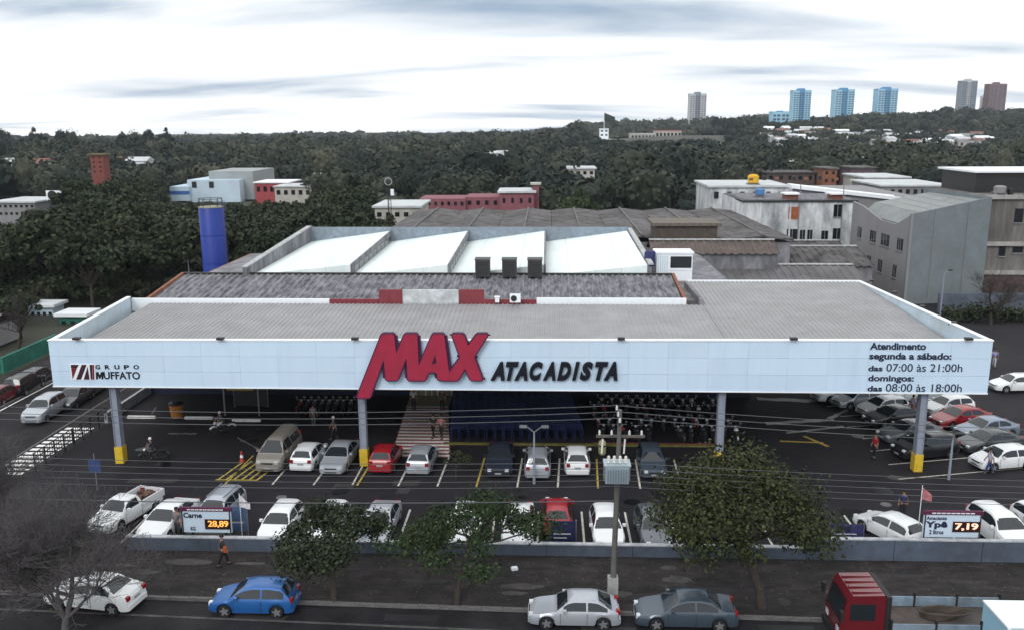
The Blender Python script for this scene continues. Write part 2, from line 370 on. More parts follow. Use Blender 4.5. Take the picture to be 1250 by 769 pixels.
def tree_meshes(h, tr, cr, nclump, nleaf, lsize, seed, lean=(0, 0), flat=.75, trunk_r=.17, low=.0):
    random.seed(seed); r = np.random.default_rng(seed)
    cent = []; rads = []
    for i in range(nclump):
        a = 2.399*i+r.random(); q = math.sqrt((i+.5)/nclump)
        x = cr*q*math.cos(a)*.8+lean[0]*.6; y = cr*q*math.sin(a)*.8+lean[1]*.6
        z = tr+(h-tr)*(.30+.5*(1-q*q)*r.random()+.18*r.random())+low*q
        s = cr*(.15+.30*r.random()**1.5)
        cent.append((x, y, z)); rads.append((s, s, s*flat))
    v, f = leaf_cloud(cent, rads, nleaf, lsize, seed)
    crown = raw_mesh('crown', v, f)
    mb = MB(); top = Vector((lean[0]*.5, lean[1]*.5, tr))
    mb.path([(0, 0, -.25), (lean[0]*.08, lean[1]*.08, tr*.3), (lean[0]*.3, lean[1]*.3, tr*.7), top], [trunk_r*1.35, trunk_r, trunk_r*.85, trunk_r*.75], 8)
    for c in cent: limb(mb, top-Vector((0, 0, random.random()*tr*.2)), Vector(c), trunk_r*.42, .025, .16)
    return crown, mb.mesh('trunk', 60)
def place_tree(name, label, meshes, loc, rz, sc, lm, group=None, bark=None):
    t = thing(name, label, 'tree', loc, rz, group); t.scale = (sc, sc, sc)
    link('crown', meshes[0], lm, t); link('trunk', meshes[1], bark or M_BARK, t); return t
# street trees on the pavement in front
b = G(931, 741)
place_tree('street_tree', 'large dense olive green tree on the pavement, left of the red truck', tree_meshes(7.6, 3.0, 4.7, 30, 26000, .08, 3, lean=(-2.2, 1.4), flat=.7, trunk_r=.2, low=-.6), (b.x, b.y, 0), 0, 1, L_OLIVE)
b = G(557, 736)
place_tree('street_tree', 'open green tree with a leaning forked trunk, on the pavement left of the utility pole', tree_meshes(4.9, 3.1, 4.4, 18, 6800, .08, 8, lean=(1.5, 1.6), flat=.45, trunk_r=.13, low=-.9), (b.x, b.y, 0), 0, 1, L_GREEN)
b = G(408, 733)
place_tree('street_tree', 'low dark leafy tree on the pavement right of the blue hatchback', tree_meshes(4.9, 1.7, 3.1, 17, 9800, .08, 21, lean=(-.5, 1.6), flat=.8, trunk_r=.14, low=-.2), (b.x, b.y, 0), 0, 1, L_DARK)
b = G(520, 712)
place_tree('shrub_tree', 'yellowish green young tree beside the car park wall', tree_meshes(3.4, 1.3, 1.5, 8, 2600, .065, 31, flat=.8, trunk_r=.06), (b.x, b.y+.6, 0), 0, 1, L_YELL)
b = G(556, 588)
place_tree('shrub_tree', 'small sparse tree in the empty stall of the middle car row', tree_meshes(2.2, .8, .9, 6, 800, .06, 37, flat=.9, trunk_r=.05), (b.x, b.y+.4, 0), 0, 1, L_DARK)
# bare trees
def bare_tree(h, spread, seed, depth=5, r0=.16, n0=6, split=(3, 4)):
    random.seed(seed); mb = MB()
    def rec(p, d, L, r, k):
        pts = [p]; rs = [r]; q = p.copy(); dd = d.copy()
        for i in range(3):
            dd = (dd+Vector((random.uniform(-1, 1), random.uniform(-1, 1), random.uniform(-.6, .8)))*.22).normalized()
            q = q+dd*L/3; pts.append(q.copy()); rs.append(max(.0085, r*(1-.16*(i+1))))
        mb.path(pts, rs, 5 if k > 3 else 3, cap=False)
        if k == 0: return
        for j in range(random.choice(split)):
            nd = (dd+Vector((random.uniform(-1, 1)*spread, random.uniform(-1, 1)*spread, random.uniform(-.35, .75)))).normalized()
            st = pts[random.choice((1, 2, 3, 3))]
            rec(st.copy(), nd, L*random.uniform(.62, .82), r*.52, k-1)
    rec(Vector((0, 0, -.2)), Vector((.05, .1, 1)), h*.30, r0, depth)
    return mb.mesh('branches', 180)
b = G(70, 790, -.1)
t = thing('bare_tree', 'big leafless tree with dense grey twigs over the white sedan, left edge', 'tree', (b.x, b.y+.5, 0)); link('branches', bare_tree(10.5, 1.3, 5, depth=6, r0=.17, split=(4, 4, 5)), M_BARKG, t)
v, f = leaf_cloud([(0, .3, 3.2), (-1.5, .2, 2.2), (1.0, .6, 3.8), (-2.4, .4, 3.6)], [(1.6, 1.2, 1.2)]*4, 500, .07, 5); link('dry_leaves', raw_mesh('dry_leaves', v, f), L_DARK, t)
b = G(-25, 745, 0)
t = thing('bare_tree', 'leafless tree cut by the left picture edge, dark twigs over the side street', 'tree', (b.x-.8, b.y+1.6, 0)); link('branches', bare_tree(10.5, 1.2, 15, depth=6, r0=.17, split=(4, 4, 5)), M_BARKG, t)
b = G(215, 700); t = thing('bare_tree', 'thin leafless sapling on the pavement between white sedan and blue hatchback', 'tree', (b.x+.6, b.y-2.2, 0)); link('branches', bare_tree(3.0, .8, 25, depth=3, r0=.035), M_BARKG, t)
b = G(22, 432); t = thing('bare_tree', 'leafless tree behind the green wall across the side street', 'tree', (b.x, b.y, 0)); link('branches', bare_tree(8.5, .8, 35, depth=5, r0=.22), M_BARK, t)
b = G(1232, 412); t = thing('bare_tree', 'leafless tree in front of the dark brick wall, right edge', 'tree', (b.x+1, b.y+6, 0)); link('branches', bare_tree(8.5, .95, 45, depth=6, r0=.2), M_BARK, t)
v, f = leaf_cloud([(-6+2.2*i, 0, .8+.3*math.sin(i)) for i in range(8)], [(1.5, 1.2, 1.0)]*8, 3600, .16, 77)
b = G(1212, 402); o = link('hedge', raw_mesh('hedge', v, f), L_DARK, None, (b.x+3.5, b.y+4, 0)); tag(o, 'dark hedge bank beyond the right end of the white canopy', 'hedge')
# park trees on the left, each one a tree
park = [tree_meshes(11, 3.2, 4.6, 20, 4200, .30, 100+i, flat=.75, trunk_r=.25) for i in range(4)]
random.seed(5)
PTS = []
cand = []
for _ in range(4000):
    y = random.uniform(106, 232); px = random.uniform(-30, 480); x = AXY(px, y)
    if y < 112 and x > -52: continue
    if x > (-30 if y < 108 else -24): continue
    if 236 < px < 286 and y < 112: continue
    lim = 244 if 195 < px < 392 else 250 if 48 < px < 92 else 268 if px < 48 else 213 if px < 190 else 262 if px > 452 else 225
    zmax = CAMH-y*(lim-151)/FPX; sc = min(random.uniform(.85, 1.15), zmax/10.2)
    if sc < .42: continue
    if all((x-a)**2+(y-b)**2 > 42*min(1, (sc+.1))**2 for a, b, c in PTS): PTS.append((x, y, sc))
PTS.sort(key=lambda q: q[1])
for i, (x, y, sc) in enumerate(PTS):
    place_tree('park_tree', 'broad dark green tree in the wood left of the blue tower and white roofs', park[i % 4], (x, y, terr(x, y)), random.uniform(0, 6.28), sc, L_DARK, 'trees of the park on the left')
print('park', len(PTS))
shr = [tree_meshes(3.4, .5, 2.3, 10, 1300, .2, 200+i, flat=.8, trunk_r=.07) for i in range(3)]
SP = []
for _ in range(900):
    y = random.uniform(96, 128); px = random.uniform(-25, 250); x = AXY(px, y)
    if x > (-50 if y < 108 else -34) or (px > 20 and y < 107): continue
    if all((x-a)**2+(y-b)**2 > 7 for a, b in SP): SP.append((x, y))
for i, (x, y) in enumerate(SP[:90]):
    o = place_tree('park_shrub', 'dark shrub of the undergrowth at the foot of the park trees, left', shr[i % 3], (x, y, -.25), random.uniform(0, 6.28), random.uniform(.7, 1.25), L_DARK, 'undergrowth shrubs of the park'); o['category'] = 'shrub'
for (px, py, y, s, lb) in ((702, 262, 165, .95, 'round bushy green tree behind the old warehouse roofs, below the pale block'),
                       (603, 258, 152, .55, 'round dark tree in front of the pink building, beside its pale roof'), (575, 262, 152, .5, 'round dark tree before the pink building, at its middle'), (845, 255, 140, .45, 'low green tree left of the weathered white building')):
    p = AY(px, py, y); place_tree('broad_tree', lb, park[i % 4], (p.x, p.y, max(-.2, 0)), i, s, L_GREEN); i += 1
# palms and emergent trees on the skyline
for k, (px, h) in enumerate(((22, 17), (60, 18), (92, 16), (165, 17), (192, 17), (213, 19), (868, 14), (880, 12))):
    y = 640 if px < 400 else 950; x = AXY(px, y)
    lb = ['emergent crown of a tall tree on the far left skyline, leftmost', 'emergent tree on the left skyline, second from the edge', 'emergent tree on the left skyline, third from the edge',
          'emergent tree on the skyline right of the brown tower', 'broad emergent tree on the skyline above the white hangar', 'thin tall tree on the skyline above the white hangar', 'tree standing right of the pale apartment tower', 'lower tree right of the pale apartment tower'][k]
    zt = AY(px, 155 if px < 400 else 140, y).z; sc = (zt-terr(x, y))/11
    place_tree('skyline_tree', lb, park[k % 4], (x, y, terr(x, y)), k, sc, L_FOREST).scale = (sc*.6, sc*.6, sc)
# far-off wood, one mass
def ico():
    t = (1+5**.5)/2
    v = np.array([(-1,t,0),(1,t,0),(-1,-t,0),(1,-t,0),(0,-1,t),(0,1,t),(0,-1,-t),(0,1,-t),(t,0,-1),(t,0,1),(-t,0,-1),(-t,0,1)], float); v /= np.linalg.norm(v[0])
    f = np.array([(0,11,5),(0,5,1),(0,1,7),(0,7,10),(0,10,11),(1,5,9),(5,11,4),(11,10,2),(10,7,6),(7,1,8),(3,9,4),(3,4,2),(3,2,6),(3,6,8),(3,8,9),(4,9,5),(2,4,11),(6,2,10),(8,6,7),(9,8,1)])
    return v, f
CLEAR = []                                  # (pxL, pxR, y0, y1) kept free of trees
CLEAR += [(190, 395, 100, 300), (676, 700, 640, 1500), (715, 890, 600, 800), (915, 1200, 585, 735), (0, 50, 150, 215), (475, 905, 100, 172), (860, 1300, 100, 215), (480, 660, 100, 200),
          (455, 545, 330, 425), (380, 440, 290, 330), (545, 590, 420, 450), (590, 655, 470, 520), (120, 200, 330, 350), (20, 70, 300, 330), (940, 1110, 150, 240)]
ITV, ITF = ico()
def build_forest():
    r = np.random.default_rng(3); V = []; F = []; TI = []; nv = 0
    y = 120.0; pts = []
    while y < 1750:
        s = 6.2+y/105
        x0 = AXY(-60, y); x1 = AXY(1310, y); n = int((x1-x0)/s)
        for i in range(n):
            X = x0+(i+r.random()*1.1)*s; Y = y+r.random()*s; 
            if Y < 236 and X < -27-.1*(Y-100): continue
            v = Vector((X, Y, -CAMH)); px = 625+FPX*v.dot(RT)/v.dot(FW)
            if any(a < px < b and c < Y < d for a, b, c, d in CLEAR) and not (915 < px < 1200 and 585 < Y < 735 and r.random() < .45): continue
            if Y < 170: continue
            pts.append((X, Y, s))
        y += s*.9
    for X, Y, s in pts:
        z0 = terr(X, Y); h = r.uniform(6.5, 12.5) if r.random() < .93 else r.uniform(13, 17)
        if 400 < Y < 740 and X > AXY(705, Y): h = r.uniform(4, 7.5)
        cr = s*(.36+.52*r.random()**1.6); hz = h*.42
        c = np.array([X, Y, z0+h-hz])
        tv = ITV*np.array([cr, cr, hz])*(.82+.25*r.random((12, 1)))+c
        near = Y < 420; m = 190 if near else 100 if Y < 800 else 40
        d = r.normal(size=(m, 3)); d[:, 2] = np.abs(d[:, 2])*.9-.15; d[:, 1] -= .35; d /= np.linalg.norm(d, axis=1)[:, None]
        p = c+d*np.array([cr, cr, hz])*(.84+.30*r.random((m, 1)))
        nn = d+r.normal(size=(m, 3))*.55; nn /= np.linalg.norm(nn, axis=1)[:, None]
        a = np.cross(nn, r.normal(size=(m, 3))); a /= np.linalg.norm(a, axis=1)[:, None]; b = np.cross(nn, a)
        sz = cr*(.07+.10*r.random((m, 1)))*(1 if near else 1.35)
        q = np.stack([p-a*sz, p+b*sz*.8, p+a*sz*.9], 1).reshape(-1, 3)
        q2 = np.stack([p-a*sz, p+a*sz*.9, p-b*sz*.7], 1).reshape(-1, 3)
        ti = min(1, max(0, .42+.22*math.sin(X*.013+Y*.006)*math.sin(Y*.011+2)+r.normal()*.24)); TI.append(np.full(12+m*6, ti)); V += [tv, q, q2]; F += [ITF+nv, np.arange(m*3).reshape(-1, 3)+nv+12, np.arange(m*3).reshape(-1, 3)+nv+12+m*3]; nv += 12+m*6
    return np.concatenate(V), np.concatenate(F), len(pts), np.concatenate(TI)
fv, ff, nf, fti = build_forest()
fme = raw_mesh('forest', fv, ff); fa_ = fme.attributes.new('tint', 'FLOAT', 'POINT'); fa_.data.foreach_set('value', fti.astype(np.float32)); fo = link('forest', fme, L_FOREST); fo['kind'] = 'stuff'; tag(fo, 'dark wooded hills reaching to the horizon behind the town', 'forest')
print('forest trees', nf, 'tris', len(ff))
# fallen leaves and debris on the pavement
r_ = np.random.default_rng(8); n_ = 2600; xx = r_.uniform(-24, 30, n_); yy = 37.9-.0312*(xx+19.1)+r_.random(n_)**.8*(42.35-37.6+.0312*(xx+19.1))*.97; aa = r_.uniform(0, 6.28, n_); ss = r_.uniform(.015, .06, n_)
dv = np.stack([np.stack([xx+ss*np.cos(aa+k*1.57), yy+ss*.6*np.sin(aa+k*1.57), .012+.012*r_.random(n_)], 1) for k in range(4)], 1).reshape(-1, 3)
o = link('leaf_litter', raw_mesh('leaf_litter', dv, np.arange(n_*4).reshape(-1, 4)), leafmat('litter', (.02, .018, .014), (.20, .17, .14), (.05, .042, .034))); o['kind'] = 'stuff'; tag(o, 'fallen leaves and debris scattered on the pavement', 'leaf litter')
# ------------------------------------------------------------------ the wholesale store with its canopy
M_FASC = mat('fascia_white', (.60, .745, .90), rough=.5, var=.06, scale=.5, dirt=(.48, .62, .78), dscale=.5, damt=.7, stretch=(1.6, 1, .22), orand=.04)
M_FASCI = mat('fascia_inside', (.56, .68, .78), rough=.6, var=.08, scale=.6, dirt=(.4, .43, .44), dscale=.4, damt=.6)
M_TRIM = mat('white_trim', (.80, .84, .88), rough=.5, var=.05)
M_ROOF = mat('grey_roof_sheet', (.285, .283, .295), rough=.6, var=.16, scale=.5, dirt=(.24, .235, .24), dscale=.2, damt=.7)
M_OLDR = mat('weathered_fibre_cement', (.10, .10, .115), rough=.9, var=.7, scale=1.8, dirt=(.32, .32, .35), dscale=1.3, damt=.85, stretch=(2, .5, 1))
M_OLDB = mat('old_brown_roof', (.07, .065, .066), rough=.9, var=.6, scale=.8, dirt=(.16, .15, .155), dscale=.4, damt=.85, orand=.25)
M_SAW = mat('white_roof_coating', (.80, .88, .88), rough=.6, var=.05, scale=.3, dirt=(.58, .66, .66), dscale=.35, damt=.6, stretch=(1.2, .3, 1), orand=.06)
M_CONC = mat('weathered_concrete', (.22, .22, .24), rough=.9, var=.45, scale=1.2, dirt=(.08, .08, .09), dscale=.5, damt=.85, stretch=(1, 1, .35))
M_STEEL = mat('painted_grey_steel', (.26, .29, .36), rough=.5, var=.12)
M_YBASE = mat('yellow_guard', (.62, .42, .03), var=.2, scale=5)
M_RED = mat('sign_red', (.34, .022, .055), rough=.4, var=.12, scale=1.5)
M_OUTL = mat('sign_outline_plum', (.045, .008, .05), rough=.5, var=.1)
M_BLACK = mat('sign_black', (.006, .007, .014), rough=.4, var=.1)
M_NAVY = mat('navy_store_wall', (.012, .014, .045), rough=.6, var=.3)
M_MAROON = mat('maroon_paint', (.20, .035, .045), rough=.7, var=.25)
M_DARK = mat('dark_metal', (.02, .02, .022), rough=.5, var=.2)
M_GLASSD = mat('dark_glass', (.012, .015, .019), rough=.06, var=0, spec=.6)
M_BRICKO = mat('orange_brick', (.22, .09, .05), var=.4, scale=3)
Yf = 54.14; XL, XR = -32.1, 27.53
def ztop(x): return 8.49+(x-XL)/(XR-XL)*.27
def zbot(x): return 5.45-(x-XL)/(XR-XL)*.06
ST = (-2.3, 62, 0)
store = thing('wholesale_store', 'wide wholesale store with pale blue white canopy carrying big red and black letters', 'store', ST)
def S(): return MB(ST)
nc = 24
for i in range(nc):
    x0 = XL+(XR-XL)*i/nc+.004; x1 = XL+(XR-XL)*(i+1)/nc-.004
    for r in range(3):
        f0, f1 = r/3, (r+1)/3
        q = [(x0, zbot(x0)+(ztop(x0)-zbot(x0))*f0+.004), (x1, zbot(x1)+(ztop(x1)-zbot(x1))*f0+.004), (x1, zbot(x1)+(ztop(x1)-zbot(x1))*f1-.012), (x0, zbot(x0)+(ztop(x0)-zbot(x0))*f1-.004)]
        j = random.uniform(-.006, .006)
        S().poly([q], lambda u, v, t: (u, t, v), Yf+j, Yf+.06).build('fascia_panel', M_FASC, store)
S().poly([[(XL, zbot(XL)+.02), (XR, zbot(XR)+.02), (XR, ztop(XR)-.02), (XL, ztop(XL)-.02)]], lambda u, v, t: (u, t, v), Yf+.055, Yf+.30).build('fascia_frame', M_FASCI, store)
S().poly([[(XL-.04, ztop(XL)-.02), (XR+.04, ztop(XR)-.02), (XR+.04, ztop(XR)+.06), (XL-.04, ztop(XL)+.06)]], lambda u, v, t: (u, t, v), Yf-.04, Yf+.34).build('fascia_coping', M_TRIM, store)
S().poly([[(XL-.03, zbot(XL)-.05), (XR+.03, zbot(XR)-.05), (XR+.03, zbot(XR)+.03), (XL-.03, zbot(XL)+.03)]], lambda u, v, t: (u, t, v), Yf-.03, Yf+.31).build('fascia_trim', M_TRIM, store)
# side fascias with their panels
def side_fascia(p0, p1, z0a, z0b, z1a, z1b, n):
    p0 = Vector(p0); p1 = Vector(p1)
    for i in range(n):
        a = p0.lerp(p1, i/n); b = p0.lerp(p1, (i+1)/n); t0, t1 = i/n, (i+1)/n
        d = (p1-p0).normalized(); nn = Vector((d.y, -d.x))*.12
        za, zb_ = z1a+(z1b-z1a)*t0, z1a+(z1b-z1a)*t1; ya, yb = z0a+(z0b-z0a)*t0, z0a+(z0b-z0a)*t1
        a = a+d*.012; b = b-d*.012
        V = [(*(a-nn), ya), (*(b-nn), yb), (*(b-nn), zb_), (*(a-nn), za), (*(a+nn), ya), (*(b+nn), yb), (*(b+nn), zb_), (*(a+nn), za)]
        S().add(V, [(0,1,2,3),(7,6,5,4),(0,4,5,1),(3,2,6,7),(0,3,7,4),(1,5,6,2)]).build('side_panel', M_FASCI, store)
    mb = S(); mb.bar((*p0, z1a+.035), (*p1, z1b+.035), .34, .07); mb.build('side_coping', M_TRIM, store)
side_fascia((XR-.12, Yf+.36), (26.95, 76.4), 5.4, 5.6, ztop(XR)-.03, 8.52, 9)
side_fascia((XL+.12, Yf+.36), (-33.45, 68.3), 5.45, 5.6, ztop(XL)-.03, 8.55, 6)
# canopy roof: ribbed sheet
def zroof(y): return 7.30+.055*(y-54.4)
def ribbed(x0, x1, y0, y1, zf, pitch=.42, hgt=.05, mb=None):
    mb = mb or MB(); L0 = []; L1 = []; x = x0
    prof = [(0, 0), (.5, 0), (.62, 1), (.88, 1)]
    while x < x1:
        for u, h in prof:
            X = min(x+u*pitch, x1); L0.append((X, y0, zf(X, y0)+h*hgt)); L1.append((X, y1, zf(X, y1)+h*hgt))
        x += pitch
    return mb.grid([L0, L1])
ribbed(XL+.3, 12.2, Yf+.45, 68.3, lambda x, y: zroof(y), pitch=.36, mb=S()).build('canopy_roof', M_ROOF, store)
ribbed(12.205, 26.95, Yf+.45, 76.3, lambda x, y: zroof(y), pitch=.36, mb=S()).build('canopy_roof', M_ROOF, store)
S().box(XL+.2, 27.0, Yf+.4, 76, 5.5, 5.7).build('canopy_ceiling', mat('pale_ceiling', (.6, .62, .64), var=.1), store)
S().box(12.2, 27.0, 76.25, 76.5, 5.6, 8.62).build('roof_edge', M_TRIM, store)
S().box(11.95, 12.21, 68.3, 76.4, 7.6, 8.52).build('roof_edge', M_CONC, store)
# strip of parapet behind the canopy roof
def px_x(px, Y): return AY(px, 365, Y).x
Yp = 68.45
def strip(p0, p1, y0, y1, mt, name):
    a = AY(p0, y0, Yp); b_ = AY(p1, y1, Yp)
    return S().box(a.x+.01, b_.x-.01, Yp, Yp+.22, 7.4, a.z).build(name, mt, store)
strip(160, 402, 364.5, 366, M_TRIM, 'rear_parapet'); strip(402, 462, 365.5, 366, M_MAROON, 'rear_parapet')
strip(462, 491, 354, 366, M_MAROON, 'rear_sign_panel'); strip(491, 560, 354, 366, mat('faded_white_board', (.55, .58, .6), var=.3, scale=1.2, dirt=(.3, .3, .33), dscale=.9, damt=.8), 'rear_sign_panel')
strip(560, 591, 354, 366, M_MAROON, 'rear_sign_panel'); strip(591, 655, 366, 366, M_MAROON, 'rear_parapet'); strip(655, 838, 364, 366, M_TRIM, 'rear_parapet')
# columns with yellow feet
for (px, py, ptop) in ((148.7, 568, 0), (445.5, 574, 0), (877, 566, 0), (1119, 569, 0)):
    p = AY(px, py, Yf+.6); x = p.x
    c = S(); c.box(x-.2, x+.2, Yf+.45, Yf+.85, -.05, 5.52)
    for s in (-1, 1): c.box(x+s*.2-.02, x+s*.2+.02, Yf+.38, Yf+.92, -.05, 5.5)
    co = c.build('column', M_STEEL, store)
    S().box(x-.27, x+.27, Yf+.34, Yf+.96, -.02, 1.15).build('column_guard', M_YBASE, co)
# floodlights on the fascia edge
fl = MB(); fl.bar((0, 0, -.05), (0, -.2, .12), .05, .05); fl.box(-.22, .22, -.5, -.18, .06, .2); flm = fl.mesh('floodlight')
for px in (95, 270, 434, 758, 968, 1181):
    x = AY(px, 414, Yf).x; link('floodlight', flm, M_DARK, store, (x-ST[0], Yf+.2-ST[1], ztop(x)+.06))
for t_ in (.03, .27, .52, .76): 
    x = 27.3+(26.95-27.3)*t_; y = Yf+22.2*(1-t_); link('floodlight', flm, M_DARK, store, (x-ST[0]+.1, y-ST[1], 8.62), (0, 0, rad(70)))
# --- big red letters
def zc(u, v): p = AY(430+u/6.944, 400+v/6.944, Yf-.3); return (p.x, p.z)
def offs(l, d):
    n = len(l); A = sum(l[i][0]*l[(i+1) % n][1]-l[(i+1) % n][0]*l[i][1] for i in range(n)); sg = 1 if A > 0 else -1; o = []
    for i in range(n):
        a, b_, c = Vector(l[i-1]), Vector(l[i]), Vector(l[(i+1) % n])
        e1 = (b_-a).normalized(); e2 = (c-b_).normalized(); n1 = Vector((e1.y, -e1.x))*sg; n2 = Vector((e2.y, -e2.x))*sg
        m_ = (n1+n2); k = max(.45, (1+n1.dot(n2))/2)
        q = b_+(m_/2)*(d/k); o.append((q.x, q.y))
    return o
def rnd(l, r=.12):                                   # clip the corners
    o = []; n = len(l)
    for i in range(n):
        a, b_, c = Vector(l[i-1]), Vector(l[i]), Vector(l[(i+1) % n])
        r1 = min(r, (a-b_).length*.4); r2 = min(r, (c-b_).length*.4)
        p, q = b_+(a-b_).normalized()*r1, b_+(c-b_).normalized()*r2
        for t_ in (0, .5, 1):
            x = p.lerp(b_, t_).lerp(b_.lerp(q, t_), t_); o.append((x.x, x.y))
    return o
LM = [(252,50),(356,50),(374,215),(446,50),(552,50),(566,325),(600,442),(472,442),(461,245),(386,440),(286,440),(268,262),(152,590),(38,590)]
LA = [(682,50),(778,50),(832,440),(728,440),(717,372),(648,372),(620,442),(512,442)]
LAH = [(706,220),(714,300),(676,300)]
LX = [(845,50),(944,50),(984,150),(1056,50),(1155,50),(1034,240),(1108,440),(1004,440),(957,338),(896,442),(776,442),(916,245)]
for k, lp in enumerate((LM, LA, LX)):
    pts = rnd([zc(*p) for p in lp]); hole = [zc(*p) for p in LAH]
    loops = [pts]+([hole] if k == 1 else [])
    dz = .015*k
    ol = [offs(pts, .10)]+([offs(hole, -.07)] if k == 1 else [])
    lt = S().poly(loops, lambda u, v, t: (u, t, v), Yf-.40-dz, Yf-.2).build('sign_letter', M_RED, store)
    om = S()
    for lp2 in loops:
        for i in range(len(lp2)):
            a, b_ = lp2[i-1], lp2[i]; om.bar((a[0], Yf-.21-dz/2, a[1]), (b_[0], Yf-.21-dz/2, b_[1]), .36, .15)
    om.build('letter_outline', M_OUTL, lt)
# --- ATACADISTA, one letter after another
AT = [('A', 60, 180), ('T', 190, 300), ('A', 262, 375), ('C', 390, 505), ('A', 505, 612), ('D', 625, 745), ('I', 752, 818), ('S', 815, 930), ('T', 945, 1060), ('A', 1020, 1140)]
for ch, u0, u1 in AT:
    a = AY(590+u0/6.944, 430+236/6.944, Yf-.15); b_ = AY(590+u1/6.944, 430+80/6.944, Yf-.15)
    me = text_mesh(ch, 1.0, bold=.062, shear=.32, depth=.1)
    cs = np.array([v.co[:] for v in me.vertices]); mn, mxx = cs.min(0), cs.max(0)
    sx = (b_.x-a.x)/(mxx[0]-mn[0]); sz = (b_.z-a.z)/(mxx[1]-mn[1])
    for v in me.vertices: v.co = ((v.co.x-mn[0])*sx, -v.co.z, (v.co.y-mn[1])*sz)
    link('sign_letter', me, M_BLACK, store, (a.x-ST[0], Yf-.12-ST[1], a.z))
# --- opening hours and the group's logo
def put_text(txt, pa, pb, bold=.0, shear=0., mt=M_BLACK, Y=Yf-.02, depth=.012, name='sign_text', parent=None, off=ST, fat=0.):
    """text filling the pixel box pa (lower left) - pb (upper right) on the plane y=Y"""
    a = AY(*pa, Y); b_ = AY(*pb, Y); me = text_mesh(txt, 1.0, bold=bold, shear=shear, depth=depth, fat=fat)
    cs = np.array([v.co[:] for v in me.vertices]); mn, mxx = cs.min(0), cs.max(0)
    sx = (b_.x-a.x)/(mxx[0]-mn[0]); sz = (b_.z-a.z)/(mxx[1]-mn[1])
    for v in me.vertices: v.co = ((v.co.x-mn[0])*sx, -v.co.z, (v.co.y-mn[1])*sz)
    return link(name, me, mt, parent or store, (a.x-off[0], Y-off[1], a.z-off[2]))
def hz(u, v): return (1040+u/6.944, 405+v/6.944)
M_INK = mat('dark_blue_lettering', (.012, .018, .05), var=0, rough=.6)
for txt, u0, v0, u1, v1, bd in (('Atendimento', 152, 150, 632, 92, .03), ('segunda a sábado:', 145, 248, 848, 178, .03), ('das', 138, 332, 262, 285, .03), ('07:00 às 21:00h', 290, 334, 940, 272, .0),
                                ('domingos:', 135, 432, 528, 366, .03), ('das', 130, 503, 258, 455, .03), ('08:00 às 18:00h', 285, 504, 935, 442, .0)):
    put_text(txt, hz(u0, v0), hz(u1, v1), bold=bd, mt=M_INK)
def mz(u, v): return (60+u/8.93, 425+v/8.93)
put_text('UFFATO', mz(598, 334), mz(985, 256), bold=.018)
_m = []
for u, v in ((0, 0), (0, 1), (.3, 1), (.5, .5), (.7, 1), (1, 1), (1, 0), (.76, 0), (.76, .55), (.56, .08), (.44, .08), (.24, .55), (.24, 0)):
    q = AY(*mz(512+78*u, 334-78*v), Yf-.02); _m.append((q.x, q.z))
S().poly([_m], lambda u, v, t: (u, t, v), Yf-.032, Yf-.008).build('sign_text', M_BLACK, store)
for k, ch in enumerate('GRUPO'): put_text(ch, mz(505+104*k, 226), mz(552+106*k, 180), bold=.03)
def mpoly(l, mt, t0, name='emblem_piece', par=None):
    pts = []
    for u, v in l: p = AY(*mz(u, v), Yf-.05); pts.append((p.x, p.z))
    return S().poly([pts], lambda u, v, t: (u, t, v), t0, Yf-.005).build(name, mt, par or store)
em = mpoly([(222, 170), (500, 170), (505, 345), (240, 345)], M_TRIM, Yf-.03, 'emblem')
M_ER = mat('emblem_dark_red', (.16, .012, .012), var=.1); M_ED = mat('emblem_plum', (.035, .008, .02), var=.1)
mpoly([(234, 178), (322, 178), (300, 215), (240, 215)], M_ED, Yf-.05, par=em); mpoly([(240, 217), (299, 217), (255, 336)], M_ER, Yf-.05, par=em)
mpoly([(354, 178), (406, 178), (346, 338), (294, 338)], M_ED, Yf-.05, par=em); mpoly([(418, 200), (440, 338), (376, 338)], M_ED, Yf-.05, par=em)
mpoly([(440, 178), (468, 178), (470, 338), (452, 338)], M_ED, Yf-.05, par=em); mpoly([(472, 178), (488, 178), (492, 338), (474, 338)], M_ER, Yf-.05, par=em)
# --- store front under the canopy
FY = 70.0
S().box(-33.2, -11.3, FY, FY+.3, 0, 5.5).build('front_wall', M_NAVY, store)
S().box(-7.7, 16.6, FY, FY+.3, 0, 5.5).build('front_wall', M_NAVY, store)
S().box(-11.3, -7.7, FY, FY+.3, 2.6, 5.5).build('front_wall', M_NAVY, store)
S().box(16.3, 16.6, FY+.3, 97, 0, 7.9).build('side_wall', M_CONC, store)
S().box(-33.2, -32.9, FY+.3, 97, 0, 7.9).build('side_wall', M_BRICKO, store)
dr = S().box(-11.2, -7.8, FY+.05, FY+.12, 0, 2.55).build('entrance_door', mat('glass_painted_lit', (.34, .30, .22), rough=.2, var=.6, scale=1.5), store)  # warm indoor light is painted into the door glass colour
for x in (-11.2, -10.0, -9.5, -9.0, -7.85): S().box(x-.03, x+.03, FY-.02, FY+.05, 0, 2.55).build('door_frame', M_TRIM, dr)
S().box(-11.2, -7.8, 66.8, 69.9, .001, .007).build('entrance_mat', mat('beige_floor', (.28, .26, .17), var=.2), store)
for x in (-31, -27.5, -24): S().box(x, x+2.6, FY-.04, FY, .9, 3.4).build('front_poster', mat('poster_blue', (.012, .014, .06), var=.3), store)
for x in (-5.5, -1.5, 2.5, 6.5): S().box(x, x+3.2, FY-.04, FY, .5, 3.0).build('front_poster', mat('poster_blue', (.012, .014, .06)), store)
